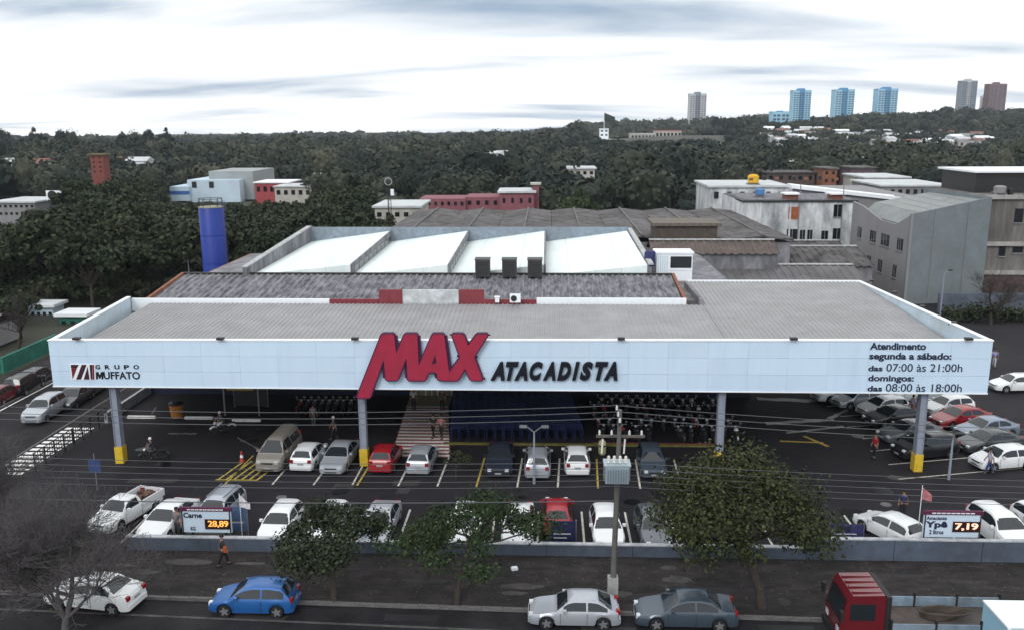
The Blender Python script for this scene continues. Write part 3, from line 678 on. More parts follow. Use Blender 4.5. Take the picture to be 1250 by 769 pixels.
# --- the hall behind: old fibre cement roof and saw-tooth roofs
HT = (-8, 86, 0)
hall = thing('warehouse_hall', 'old hall behind the canopy with white saw-tooth roofs and a speckled grey front roof', 'warehouse', HT)
def Hh(): return MB(HT)
Hh().box(-32.8, 16.2, 70.4, 96.5, .01, 8.0).build('hall_wall', M_CONC, hall)
xl = G(212, 343, 8.9).x; xr = G(822, 340, 9.0).x
ribbed(xl, xr, 68.75, 76.2, lambda x, y: 8.10+(y-68.75)*.125, pitch=.55, hgt=.09, mb=Hh()).build('front_roof', M_OLDR, hall)
Hh().box(xl-.1, xr+.1, 76.2, 76.5, 7.9, 9.22).build('ridge_gutter', M_DARK, hall)
Hh().poly([[(68.6, 7.6), (76.3, 7.6), (76.3, 9.25), (68.6, 8.35)]], lambda u, v, t: (t, u, v), xr, xr+.25).build('gable_end', M_BRICKO, hall)
Hh().poly([[(68.6, 7.6), (76.3, 7.6), (76.3, 9.25), (68.6, 8.35)]], lambda u, v, t: (t, u, v), xl-.25, xl).build('gable_end', M_BRICKO, hall)
bx = [-26.2, -17.3, -8.7, -.25, 8.75]; YB = 97.0
zl0, zh0, zl1, zh1 = 8.95, 9.9, 9.25, 10.45
for i in range(4):
    x0, x1 = bx[i], bx[i+1]; s0, s1 = (x0, x1)
    for j in range(4):                       # four sheets per slope
        a0, a1 = x0+(x1-x0)*j/4, x0+(x1-x0)*(j+1)/4-.02; f0, f1 = j/4, (j+1)/4
        Hh().add([(a0, 76.55, zl0+(zh0-zl0)*f0), (a1, 76.55, zl0+(zh0-zl0)*f1), (a1, YB, zl1+(zh1-zl1)*f1), (a0, YB, zl1+(zh1-zl1)*f0),
                  (a0, 76.55, 8.2), (a1, 76.55, 8.2), (a1, YB, 8.2), (a0, YB, 8.2)], [(0,1,2,3),(4,7,6,5),(0,4,5,1),(1,5,6,2),(2,6,7,3),(3,7,4,0)]).build('saw_tooth_sheet', M_SAW, hall)
    Hh().add([(x1+.0, 76.5, 8.3), (x1, YB, 8.3), (x1, YB, zh1+.06), (x1, 76.5, zh0+.06), (x1+.14, 76.5, 8.3), (x1+.14, YB, 8.3), (x1+.14, YB, zh1+.06), (x1+.14, 76.5, zh0+.06)],
             [(0,1,2,3),(7,6,5,4),(3,2,6,7),(0,3,7,4),(1,5,6,2)]).build('saw_tooth_upstand', M_CONC, hall)
    ml = Hh()
    for k in range(9): y = 77.5+2.15*k; ml.box(x1+.141, x1+.16, y, y+1.6, 9.05+.015*k, 9.6+.04*k)
    ml.build('north_light', M_GLASSD, hall)
Hh().box(bx[0]-.05, bx[4]+.3, YB, YB+.25, 8, 10.85).build('rear_parapet', mat('bluegrey_render', (.22, .27, .32), var=.25, dirt=(.12, .13, .15), damt=.6), hall)
Hh().add([(bx[0]-.4, 75.5, 7.8), (bx[0]-.05, 75.5, 7.8), (bx[0]-.05, YB+.2, 7.8), (bx[0]-.4, YB+.2, 7.8), (bx[0]-.4, 75.5, 9.8), (bx[0]-.05, 75.5, 9.8), (bx[0]-.05, YB+.2, 10.9), (bx[0]-.4, YB+.2, 10.9)],
         [(0,3,2,1),(4,5,6,7),(0,1,5,4),(1,2,6,5),(2,3,7,6),(3,0,4,7)]).build('side_parapet', M_CONC, hall)
Hh().bar((bx[0]-.22, 75.5, 9.85), (bx[0]-.22, YB+.2, 10.95), .5, .1).build('parapet_coping', mat('pale_coping', (.4, .41, .42), var=.4), hall)
Hh().bar((bx[4]+.3, 76.5, 9.98), (bx[4]+.3, YB+.2, 10.7), .45, .14).build('parapet_coping', mat('pale_coping', (.4, .41, .42), var=.4), hall)
# roof machines, each a thing
def cooler(px, label):
    p = AY(px, 336, 75.55); t = thing('roof_cooler', label, 'cooler', (p.x, p.y, 8.93), group='evaporative coolers on the hall roof')
    MB().box(-.62, .62, -.6, .6, .18, 1.62).build('housing', mat('cooler_grey', (.05, .05, .052), var=.2), t)
    MB().box(-.66, .66, -.64, .64, 1.62, 1.72).build('lid', mat('cooler_lid', (.09, .09, .09), var=.2), t)
    for sx in (-.5, .5):
        for sy in (-.5, .5): MB().box(sx-.05, sx+.05, sy-.05, sy+.05, 0, .18).build('foot', M_DARK, t)
    for k in range(7): MB().box(-.52, .52, -.635, -.605, .3+.18*k, .38+.18*k).build('louvre', M_DARK, t)
cooler(589.5, 'dark louvred roof cooler on the white saw-tooth roof, left one of three'); cooler(622, 'dark louvred roof cooler on the white saw-tooth roof, middle of three'); cooler(653, 'dark louvred roof cooler on the white saw-tooth roof, right one of three')
p = AY(629, 369, 67.9); t = thing('air_conditioner', 'small white air conditioner outdoor unit on the red parapet behind the letters', 'air conditioner', (p.x, 67.8, p.z))
MB().box(-.42, .42, -.16, .16, .02, .66).build('casing', M_TRIM, t); MB().lathe([(.02, 0), (.24, 0), (.24, .03), (.02, .03)], (-.1, -.19, .34), 14, 'Y').build('fan_grille', M_DARK, t)
for s in (-.3, .3): MB().box(s-.04, s+.04, -.16, .16, -.1, .02).build('foot', M_DARK, t)
p = AY(607, 369, 68.2); t = thing('roof_vent', 'small white vent box on the red parapet, left of the air conditioner', 'vent', (p.x, 68.2, p.z)); MB().box(-.16, .16, -.14, .14, 0, .4).build('duct', M_TRIM, t); MB().box(-.22, .22, -.2, .2, .4, .46).build('cap', M_TRIM, t)
# white equipment cabin and ducts right of the saw-tooth roofs
a = AY(801, 336, 79.5); b_ = AY(846, 306, 79.5)
t = thing('plant_cabin', 'white equipment cabin with a big dark opening on the roof right of the saw-tooths', 'cabin', (a.x, 79.5, 8.0)); zz = a.z-8
MB().box(0, b_.x-a.x, 0, 2.2, 0, b_.z-8-.3).build('cabin_wall', M_TRIM, t); MB().box(-.1, b_.x-a.x+.1, -.1, 2.3, b_.z-8.3, b_.z-8.15).build('cabin_roof', M_TRIM, t)
MB().box(1.25, b_.x-a.x-.1, -.04, -.004, zz+.65, b_.z-8.55).build('opening', M_GLASSD, t); MB().box(1.15, b_.x-a.x, -.06, -.002, zz+.45, zz+.6).build('sill', M_TRIM, t)
for k in range(5): MB().box(.12+.2*k, .2+.2*k, -.03, -.003, zz+.3, b_.z-8.5).build('rib', M_FASCI, t)
p = AY(793, 336, 79); t = thing('roof_tank', 'dark blue tank on legs between saw-tooth roofs and white cabin', 'tank', (p.x, 79.2, 8.0)); MB().lathe([(.45, 1.4), (.5, 1.5), (.5, 2.6), (.4, 2.75)], (0, 0, 0), 14).build('tank_shell', mat('tank_blue', (.02, .025, .10), var=.2), t, smooth=40)
for sx in (-.3, .3):
    for sy in (-.3, .3): MB().box(sx-.05, sx+.05, sy-.05, sy+.05, 0, 1.4).build('leg', M_CONC, t)
# ------------------------------------------------------------------ other buildings
def bld(name, label, loc): return thing(name, label, 'building', loc)
def ribroof_x(mb, x0, x1, y0, y1, z0, z1, pitch=.9, hgt=.1):   # slope along y, ribs along y
    return ribbed(x0, x1, y0, y1, lambda x, y: z0+(z1-z0)*(y-y0)/(y1-y0), pitch=pitch, hgt=hgt, mb=mb)
# old warehouse with many low gables
OW = (4, 120, 0); ow = bld('old_warehouse', 'long old warehouse under many low brown grey gable roofs behind the saw-tooths', OW)
MB(OW).box(-20.5, 29, 106, 140, 0, 8.0).build('wall', M_CONC, ow)
for i in range(7):
    x0 = -20.8+7.15*i; x1 = x0+7.1; xm = (x0+x1)/2
    for (a, b_, za, zb2) in ((x0, xm, 8.45, 8.85), (xm, x1, 8.85, 8.45)):
        for k in range(5):
            y0 = 105.5+7*k; dz = random.uniform(-.05, .05)
            MB(OW).add([(a, y0, za+dz), (b_, y0, zb2+dz), (b_, y0+6.95, zb2+dz+.05), (a, y0+6.95, za+dz+.05), (a, y0, za-.2), (b_, y0, zb2-.2), (b_, y0+6.95, zb2-.2), (a, y0+6.95, za-.2)],
                   [(0,1,2,3),(4,7,6,5),(0,4,5,1),(1,5,6,2),(2,6,7,3),(3,7,4,0)]).build('roof_sheet', M_OLDB, ow)
    MB(OW).bar((xm, 105.3, 8.94), (xm, 140.6, 9.0), .22, .1).build('ridge_cap', mat('ridge_grey', (.12, .115, .115), var=.5, scale=.6), ow)
# low sheds right of the hall
def shed(x0, x1, y0, y1, ze, zr, label, mt, n=1):
    o = (x0, y0, 0); t = bld('low_shed', label, o); MB(o).box(x0+.1, x1-.1, y0+.1, y1-.1, 0, ze).build('wall', M_CONC, t)
    ym = (y0+y1)/2
    ribroof_x(MB(o), x0, x1, y0-.3, ym, ze-.05, zr).build('roof_slope', mt, t); ribroof_x(MB(o), x0, x1, ym, y1+.3, zr, ze-.05).build('roof_slope', mt, t)
    MB(o).bar((x0, ym, zr+.12), (x1, ym, zr+.12), .5, .12).build('ridge_cap', mat('pale_coping', (.4, .41, .42), var=.4), t)
    return t
M_SHED = mat('shed_roof', (.125, .12, .128), rough=.85, var=.35, scale=.4, dirt=(.09, .085, .085), dscale=.3, damt=.7)
shed(16.9, 30, 80, 92, 4.6, 6.0, 'low grey ribbed shed directly behind the right part of the canopy', M_SHED)
shed(17.2, 34, 92.6, 105, 5.0, 6.4, 'second low grey shed behind the canopy, before the weathered building', M_SHED)
shed(11.5, 25.5, 97.4, 102.6, 7.9, 9.0, 'rusty brown low roof in front of the brown hut', mat('rust_roof', (.11, .085, .075), var=.4, dirt=(.06, .05, .05), damt=.7))
shed(29.5, 39, 106, 119, 5.2, 6.6, 'dark brown shed beneath the weathered white building', M_OLDB)
shed(30, 41, 120.5, 131, 4.5, 5.6, 'small dark shed against the weathered white building', M_OLDB)
# grey block on the right: camera facing blank wall, long side with windows
GB = (49, 117, 0); gb = bld('grey_block', 'tall plain grey block with wavy left parapet, beyond the right canopy end', GB)
M_GREY = mat('grey_render', (.17, .20, .215), rough=.9, var=.12, scale=.6, dirt=(.125, .14, .15), dscale=.25, damt=.6)
M_GREYL = mat('grey_render_pale', (.25, .245, .255), rough=.9, var=.2, scale=.6, dirt=(.18, .18, .19), dscale=.3, damt=.7, stretch=(1, 1, .3))
M_ZINC = mat('zinc_roof', (.22, .24, .24), rough=.6, var=.2, scale=.6)
xa, ya, xb_, yb, xc, yc = 43.9, 108.6, 54.2, 110.6, 42.9, 126.5
zA = AY(1103, 262, ya).z; zB = AY(1194, 241, yb).z; zC = AY(1037, 246, yc).z
top = [(0, zA), (.22, AY(1082, 275, 112).z), (.47, AY(1064, 269, 117).z), (.8, AY(1049, 252, 123).z), (1, zC)]
def wallquad(p, q, z0, zp, zq, th):
    p = Vector(p); q = Vector(q); d = (q-p).normalized(); n = Vector((-d.y, d.x))*th
    return [(*p, z0), (*q, z0), (*q, zq), (*p, zp), (*(p+n), z0), (*(q+n), z0), (*(q+n), zq), (*(p+n), zp)]
BF = [(0,1,2,3),(7,6,5,4),(0,4,5,1),(3,2,6,7),(0,3,7,4),(1,5,6,2)]
MB(GB).add(wallquad((xa, ya), (xb_, yb), 0, zA, zB, .3), BF).build('front_wall', M_GREY, gb)
sw = MB(GB)
for (t0, z0), (t1, z1) in zip(top, top[1:]):
    p = (xa+(xc-xa)*t0, ya+(yc-ya)*t0); q = (xa+(xc-xa)*t1, ya+(yc-ya)*t1)
    sw.add(wallquad(p, q, 0, z0, z1, -.3), BF)
swo = sw.build('side_wall', M_GREYL, gb)
MB(GB).add(wallquad((xb_, yb), (xb_-1, yb+17), 0, zB, zB, .3), BF).build('far_wall', M_GREY, gb)
# roofs: a valley roof by the side wall and sheets rising to the right
for k in range(6):
    f0, f1 = k/6, (k+1)/6
    A = lambda f, y: (xa+.3+(xb_-xa-.4)*f, y, zA-.35+(zB-zA)*f+.0)
    y0 = ya+.7; y1 = yc-.6
    p0, p1 = A(f0, y0+2*f0), A(f1-.01, y0+2*f1); p2, p3 = A(f1-.01, y1), A(f0, y1)
    dz = -1.2 if k == 0 else 0
    MB(GB).add([(p0[0], p0[1], p0[2]+dz), p1, p2, (p3[0], p3[1], p3[2]+dz), (p0[0], p0[1], p0[2]-.3+dz), (*p1[:2], p1[2]-.3), (*p2[:2], p2[2]-.3), (*p3[:2], p3[2]-.3+dz)], [(0,1,2,3),(4,7,6,5),(0,4,5,1),(1,5,6,2),(2,6,7,3),(3,7,4,0)]).build('roof_sheet', M_ZINC, gb)
def side_window(f, zc_, wd, ht, name='window'):
    p = Vector((xa+(xc-xa)*f, ya+(yc-ya)*f)); d = Vector((xc-xa, yc-ya)).normalized(); n = Vector((-d.y, d.x))*1
    if n.x > 0: n = -n
    p = p-d*0
    def bx(a0, a1, z0, z1, t0, t1):
        P = [p+d*a0+n*t0, p+d*a1+n*t0, p+d*a1+n*t1, p+d*a0+n*t1]
        return MB(GB).add([(*q, z0) for q in P]+[(*q, z1) for q in P], [(0,3,2,1),(4,5,6,7),(0,1,5,4),(1,2,6,5),(2,3,7,6),(3,0,4,7)])
    wo = bx(-wd/2, wd/2, zc_-ht/2, zc_+ht/2, -.05, .03).build(name, M_GLASSD, gb)
    bx(-wd/2-.1, wd/2+.1, zc_-ht/2-.14, zc_-ht/2, 0, .12).build('sill', M_GREYL, wo)
    for k in range(1, 3): bx(-wd/2+wd*k/3-.03, -wd/2+wd*k/3+.03, zc_-ht/2, zc_+ht/2, .031, .05).build('mullion', M_GREYL, wo)
for f, wd in ((.13, 1.6), (.37, 2.4), (.58, 1.8), (.83, 1.3)): side_window(f, 7.1, wd, 1.5)
for f, wd in ((.18, 1.0), (.42, 1.2), (.62, 1.2)): side_window(f, 3.6, wd, 1.6)
# concrete frame building at the right edge
CB = (60, 116, 0); cb = bld('concrete_block', 'stained concrete building with floor slabs and a dark upper storey, right edge', CB)
M_STAIN = mat('stained_concrete', (.19, .18, .17), rough=.9, var=.35, scale=.8, dirt=(.06, .055, .055), dscale=.35, damt=.9, stretch=(1, 1, .25))
def czz(py, Y=112.5): return AY(1220, py, Y).z
MB(CB).box(54.3, 72, 112.7, 128, 0, czz(240)).build('wall', M_STAIN, cb)
for py in (241, 298, 333): MB(CB).box(54.25, 72, 112.3, 112.68, czz(py)-.25, czz(py)+.25).build('floor_slab', mat('pale_concrete', (.34, .33, .32), var=.3, scale=.8), cb)
MB(CB).box(54.3, 72, 112.45, 112.69, 0, czz(336)).build('brick_infill', mat('dark_brick', (.075, .05, .05), var=.5, scale=3, bump=.5), cb)
for (p0, p1, y0, y1) in ((1219, 1228, 301, 313), (1236, 1249, 302, 309), (1238, 1250, 255, 272)):
    a = AY(p0, y1, 112.6); b_ = AY(p1, y0, 112.6); wo = MB(CB).box(a.x, b_.x, 112.6, 112.69, a.z, b_.z).build('window', M_GLASSD, cb); MB(CB).box(a.x-.08, b_.x+.08, 112.52, 112.68, a.z-.12, a.z-.003).build('sill', M_GREYL, wo)
MB(CB).box(55.5, 72, 118, 128, czz(240), czz(240)+2.6).build('upper_storey', M_DARK, cb); MB(CB).box(55, 72.5, 117.5, 128.5, czz(240)+2.6, czz(240)+2.85).build('roof_slab', M_TRIM, cb)
for k in range(6): MB(CB).box(55.6+2.2*k, 56.0+2.2*k, 113.2+.4*(k % 3), 113.9+.4*(k % 3), czz(240), czz(240)+.5+.3*(k % 2)).build('roof_clutter', M_DARK if k % 2 else M_OLDR, cb)
bw = MB().box(46, 62, 103.8, 104.1, 0, 2.3).build('boundary_wall', mat('bluegrey_wall_paint', (.10, .125, .165), var=.3, scale=.8, dirt=(.05, .05, .06), damt=.7)); tag(bw, 'blue grey boundary wall at the foot of the grey block', 'wall')
# weathered white building
WY = 133.0; a0 = AY(905, 300, WY); WB = (a0.x+8, WY+4, 0); wb = bld('weathered_building', 'weathered white old building with orange shutter, behind the low sheds', WB)
M_WW = mat('weathered_white', (.66, .68, .70), rough=.9, var=.3, scale=.9, dirt=(.14, .15, .17), dscale=.42, damt=.9, stretch=(1, 1, .35))
xr_ = AY(1041, 300, WY).x; zt = AY(960, 247, WY).z; zt2 = AY(1020, 246, WY).z; xl_ = AY(879, 300, 146).x
mb = MB(WB); mb.box(a0.x, xr_, WY, WY+14, 0, zt); mb.build('wall', M_WW, wb)
MB(WB).add([(a0.x-.02, WY, 0), (xl_, 146, 0), (xl_, 146, zt+.3), (a0.x-.02, WY, zt), (a0.x-.02, WY+.3, 0), (xl_, 146.3, 0), (xl_, 146.3, zt+.3), (a0.x-.02, WY+.3, zt)], BF).build('side_wall', M_WW, wb)
MB(WB).box(a0.x-.25, xr_+.25, WY-.25, WY+14, zt, zt+.25).build('roof_edge', M_DARK, wb)
MB(WB).box(a0.x+.3, xr_, WY+.5, WY+13.5, zt+.26, zt+.32).build('flat_roof', M_OLDR, wb)
for x in np.arange(a0.x+.2, a0.x+7, 2.2): MB(WB).box(x, x+.25, WY-.12, WY-.002, 0, zt-.02).build('pilaster', M_WW, wb)
WINS = [(960, 974, 280, 293), (976, 983, 281, 293), (985, 992, 281, 293), (1002, 1011, 282, 294), (1016, 1027, 279, 292), (1017, 1028, 250, 265)]
def wwin(w4, Y, root, O, mt=M_GLASSD, fr=M_GREYL):
    p0, p1, y0, y1 = w4; a = AY(p0, y1, Y); b_ = AY(p1, y0, Y)
    wo = MB(O).box(a.x, b_.x, Y-.04, Y-.003, a.z, b_.z).build('window', mt, root)
    MB(O).box(a.x-.1, b_.x+.1, Y-.14, Y-.004, a.z-.16, a.z-.003).build('sill', fr, wo)
    xm = (a.x+b_.x)/2; MB(O).box(xm-.04, xm+.04, Y-.07, Y-.042, a.z, b_.z).build('mullion', fr, wo)
for q in WINS: wwin(q, WY, wb, WB)
a = AY(962, 268, WY); b_ = AY(975.6, 253, WY); MB(WB).box(a.x, b_.x, WY-.08, WY-.003, a.z, b_.z).build('shutter', mat('rust_orange', (.30, .09, .035), var=.3, scale=2), wb)
for p0, p1 in ((961, 976), (1017, 1031)):
    a = AY(p0, 247, WY); b_ = AY(p1, 240, WY); hb = MB(WB).box(a.x, b_.x, WY+.6, WY+3, zt+.33, b_.z+.2).build('roof_hut', mat('brick_red', (.20, .075, .055), var=.35, scale=2), wb); MB(WB).box(a.x-.3, b_.x+.3, WY+.2, WY+3.3, b_.z+.2, b_.z+.4).build('hut_roof', M_TRIM, hb)
side = [((.25, .38), 3.6, 5.4), ((.5, .63), 3.6, 5.4), ((.72, .85), 3.6, 5.4)]
for (f0, f1), z0, z1 in side:
    p = Vector((a0.x, WY)).lerp(Vector((xl_, 146)), f0); q = Vector((a0.x, WY)).lerp(Vector((xl_, 146)), f1); n = Vector((-.04, -.02))
    MB(WB).add([(*(p+n), z0), (*(q+n), z0), (*(q+n), z1), (*(p+n), z1)], [(0,1,2,3)]).build('window', M_GLASSD, wb)
# buildings behind it
def farblock(name, label, p0, p1, ytop, ybot, Y, depth, mt, roof=None, wins=None, over=.4, cat='building', wm=None, group=None):
    a = AY(p0, ybot, Y); b_ = AY(p1, ytop, Y); gz = min(terr((a.x+b_.x)/2, Y), a.z) if Y > 170 else 0
    O = ((a.x+b_.x)/2, Y+depth/2, gz); t = thing(name, label, cat, O, 0, group)
    MB(O).box(a.x, b_.x, Y, Y+depth, gz-.5, b_.z).build('wall', mt, t)
    if roof: MB(O).box(a.x-over, b_.x+over, Y-over, Y+depth+over, b_.z+.01, b_.z+.35).build('roof', roof, t)
    if wins:
        nx, nz_, fw_, fh = wins
        for i in range(nx):
            for k in range(nz_):
                cx = a.x+(b_.x-a.x)*(i+.5)/nx; cz = a.z+(b_.z-a.z)*(k+.55)/nz_; hw = (b_.x-a.x)/nx*fw_/2; hh = (b_.z-a.z)/nz_*fh/2
                MB(O).box(cx-hw, cx+hw, Y-.06, Y-.004, cz-hh, cz+hh).build('window', wm or M_GLASSD, t)
    return t, O, a, b_
M_PINK = mat('pink_render', (.22, .075, .095), var=.25, scale=.8, dirt=(.2, .08, .1), damt=.6)
M_CREAM = mat('cream_render', (.46, .44, .40), var=.2, scale=.6, dirt=(.3, .29, .28), damt=.6)
M_BLUEW = mat('pale_blue_cladding', (.50, .62, .72), var=.12, scale=.2)
M_ROOFL = mat('pale_metal_roof', (.5, .53, .55), var=.2, scale=.4)
farblock('white_store', 'low white building with flat roof behind the weathered building, carrying the yellow tank', 866, 962, 229, 250, 152, 14, M_WW, M_ROOFL, (6, 1, .35, .4))
p = AY(921, 239, 152.5); t = thing('roof_tank', 'round yellow water tank on the white building behind', 'tank', (p.x, 154, AY(921, 229, 152).z+.36)); MB().lathe([(.75, .15), (.95, .3), (.95, 1.35), (.7, 1.6), (.3, 1.72)], (0, 0, 0), 16).build('tank_shell', mat('tank_yellow', (.62, .36, .02), var=.2), t, smooth=40); MB().box(-1, 1, -1, 1, 0, .15).build('stand', M_CONC, t)
hg, O, a, b_ = farblock('long_hall', 'long hall with a bright sloping white roof edge behind the weathered building', 966, 1120, 240, 262, 146, 26, M_GREYL, None)
MB(O).add([(a.x-.3, 145.5, AY(966, 226, 146).z), (b_.x+2, 145.5, AY(1120, 245, 146).z), (b_.x+2, 148.5, AY(1120, 245, 146).z+.1), (a.x-.3, 148.5, AY(966, 226, 146).z+.1), (a.x-.3, 145.5, AY(966, 226, 146).z-.55), (b_.x+2, 145.5, AY(1120, 245, 146).z-.55), (b_.x+2, 148.5, AY(1120, 245, 146).z-.4), (a.x-.3, 148.5, AY(966, 226, 146).z-.4)], [(0,1,2,3),(4,7,6,5),(0,4,5,1),(1,5,6,2),(2,6,7,3),(3,7,4,0)]).build('roof', M_TRIM, hg)
MB(O).poly([[(a.x, 9.0), (b_.x, 9.0), (b_.x, AY(1120, 246, 146).z), (a.x, AY(966, 228, 146).z)]], lambda u, v, t: (u, t, v), 146.02, 146.3).build('gable_wall', mat('lilac_grey', (.20, .18, .22), var=.3), hg)
farblock('low_building', 'low pale flat building above the long hall roof, right of the brick houses', 1055, 1110, 218, 235, 205, 15, M_CREAM, M_ROOFL, (8, 1, .5, .4))
farblock('low_building', 'wide pale flat roofed building behind the grey block', 1075, 1160, 228, 242, 185, 18, M_GREYL, M_ROOFL, (9, 1, .5, .4))
farblock('brick_house', 'orange brick house above the weathered white building', 1004, 1022, 207, 226, 220, 8, M_BRICKO, M_OLDB, (2, 2, .4, .4))
farblock('brick_house', 'mauve brick house right of the orange one', 1038, 1068, 206, 224, 230, 9, mat('mauve_render', (.12, .08, .10), var=.3), M_OLDB, (3, 1, .4, .4))
farblock('brick_house', 'brown low house left of the orange brick house', 935, 995, 212, 224, 225, 9, mat('brown_render', (.09, .065, .06), var=.4), M_OLDB, (5, 1, .4, .4))
# pink building, pale annexes
farblock('pink_building', 'long pink building beyond the old warehouse roofs, left wing', 512, 568, 243, 256, 168, 9, M_PINK, None, (7, 1, .4, .35))
farblock('pink_building', 'pink building right wing with small tower', 610, 652, 236, 256, 168, 9, M_PINK, M_ROOFL, (4, 1, .3, .3))
farblock('pink_building', 'pink middle block behind the round trees', 568, 610, 241, 256, 169, 9, M_PINK, None, (4, 1, .4, .35))
farblock('small_tower', 'slim pink tower at the right end of the pink building', 650, 658, 226, 248, 170, 2, M_PINK, M_CREAM)
farblock('pale_shed', 'pale shed roof beside the antenna mast, left of the old warehouse', 458, 512, 254, 272, 152, 12, M_CREAM, M_ROOFL, (5, 1, .5, .3))
farblock('blue_roof_shed', 'bluish metal roof beyond the old warehouse, below the wooded slope', 735, 795, 234, 246, 185, 14, M_BLUEW, M_ROOFL, (4, 1, .6, .4))
farblock('apartment_house', 'small three storey pale apartment house above the bushy tree', 694, 726, 207, 236, 205, 9, M_CREAM, M_ROOFL, (4, 3, .5, .4))
# white hangar and its neighbours on the left
ha, O, a, b_ = farblock('white_hangar', 'large white and pale blue hangar with grey block, beyond the blue tower', 230, 292, 220, 243, 260, 26, M_BLUEW, None)
MB(O).box(AY(253, 230, 262).x, AY(307, 230, 262).x, 264, 285, 0, AY(280, 209.5, 264).z).build('rear_block', mat('hangar_grey', (.30, .33, .34), var=.12, scale=.2), ha)
MB(O).box(AY(206, 240, 258).x, AY(230, 240, 258).x, 259, 275, 0, AY(218, 228.5, 258).z).build('annex', M_BLUEW, ha)
for px in (237, 258): q = AY(px, 226, 259.9); MB(O).box(q.x-.7, q.x+.7, 259.9, 259.99, q.z-.9, q.z+.9).build('window', M_DARK, ha)
MB(O).box(AY(206, 238, 258).x, AY(230, 238, 258).x, 258.9, 258.98, AY(218, 236, 258).z-.5, AY(218, 234, 258).z).build('blue_band', mat('sign_blue', (.04, .13, .42), var=.1), ha)
farblock('red_shop', 'low shop with a red and white fascia right of the white hangar', 312, 352, 224, 240, 250, 12, mat('shop_red', (.34, .06, .07), var=.3), M_TRIM, (5, 1, .5, .4))
farblock('pale_shop', 'low cream shop at the right of the red and white shop', 336, 380, 229, 243, 240, 12, M_CREAM, M_ROOFL, (5, 1, .5, .4))
farblock('low_building', 'long low pale building at the far left edge among trees', -8, 42, 248, 266, 185, 12, M_GREYL, M_ROOFL, (8, 2, .5, .35))
farblock('brown_tower', 'narrow brown red brick tower in the left wood', 112, 125, 190, 213, 205, 3, mat('tower_brown', (.18, .05, .04), var=.25), mat('tower_top', (.12, .10, .05), var=.2), (2, 4, .3, .3), cat='tower')
farblock('teal_shed', 'teal green container at the left of the saw-tooth roofs', 303, 328, 303, 318, 128, 5, mat('teal_paint', (.05, .22, .24), var=.25), mat('teal_lid', (.12, .34, .34), var=.2), cat='container')
farblock('brown_hut', 'long brown hut with flat roof between old warehouse and weathered building', 800, 876, 276, 292, 103, 5, mat('hut_brown', (.075, .062, .052), var=.35), mat('hut_roof', (.13, .11, .09), var=.3))
# billboard
p = AY(68, 244, 180); t = thing('billboard', 'white billboard with a dark round emblem above the trees at far left', 'billboard', (p.x, 180, 0)); a = AY(57, 245, 180); b_ = AY(80, 233, 180)
MB().box(a.x-p.x, b_.x-p.x, 0, .15, a.z, b_.z).build('panel', M_TRIM, t); MB().lathe([(.05, -.03), (1.0, -.03), (1.0, -.001), (.05, -.001)], (a.x-p.x+1.3, 0, (a.z+b_.z)/2), 16, 'Y').build('emblem', M_DARK, t)
for s in (-1.2, 1.2): MB().tube((s, .2, 0), (s, .2, a.z), .1).build('post', M_DARK, t)
# ------------------------------------------------------------------ high-rises and town on the ridge
def tower(label, p0, p1, ytop, ybot, Y, mt, mt2, lobes=3, floors=18):
    a = AY(p0, ybot, Y); b_ = AY(p1, ytop, Y); W_ = b_.x-a.x; O = ((a.x+b_.x)/2, Y+10, terr((a.x+b_.x)/2, Y)); t = thing('apartment_tower', label, 'tower', O)
    z0 = O[2]-2; D = W_*.75; lw = W_/lobes
    for i in range(lobes):
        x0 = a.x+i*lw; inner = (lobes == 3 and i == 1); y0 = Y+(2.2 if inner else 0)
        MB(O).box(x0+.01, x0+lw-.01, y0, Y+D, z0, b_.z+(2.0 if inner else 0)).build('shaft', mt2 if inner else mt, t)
        wn = MB(O)
        for k in range(floors):
            z = z0+4+(b_.z-z0-5)*k/floors; hh = (b_.z-z0)/floors*.45
            for q in ((.12, .44), (.56, .88)): wn.box(x0+lw*q[0], x0+lw*q[1], y0-.12, y0-.004, z, z+hh)
        o = wn.build('windows', M_TOWERW, t); o['kind'] = 'stuff'
    MB(O).box((a.x+b_.x)/2-W_*.16, (a.x+b_.x)/2+W_*.16, Y+D*.3, Y+D*.7, b_.z, b_.z+(b_.z-z0)*.055).build('lift_house', mt2, t)
    MB(O).box(a.x-.5, b_.x+.5, Y+2.3, Y+D+.5, b_.z+.02, b_.z+.5).build('roof_slab', mt2, t)
    return t
M_TOWERW = mat('tower_window', (.07, .10, .14), rough=.2, var=.2, scale=.2)
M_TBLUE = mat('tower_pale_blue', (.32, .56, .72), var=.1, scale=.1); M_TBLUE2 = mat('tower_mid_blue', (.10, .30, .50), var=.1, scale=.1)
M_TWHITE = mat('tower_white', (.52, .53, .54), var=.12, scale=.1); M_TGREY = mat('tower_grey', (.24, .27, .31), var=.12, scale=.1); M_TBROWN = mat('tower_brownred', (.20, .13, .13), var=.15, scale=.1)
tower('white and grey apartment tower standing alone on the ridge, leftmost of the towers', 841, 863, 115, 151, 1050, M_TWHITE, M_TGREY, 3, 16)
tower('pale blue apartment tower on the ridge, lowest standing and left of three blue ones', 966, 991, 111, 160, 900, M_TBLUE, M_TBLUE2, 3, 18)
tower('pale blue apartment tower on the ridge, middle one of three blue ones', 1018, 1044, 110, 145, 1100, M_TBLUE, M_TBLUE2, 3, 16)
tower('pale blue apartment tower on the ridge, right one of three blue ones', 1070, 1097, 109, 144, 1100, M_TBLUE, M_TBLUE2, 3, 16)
tower('grey apartment tower on the ridge beside the brownish tower', 1171, 1194, 99, 142, 1050, M_TGREY, M_TWHITE, 3, 20)
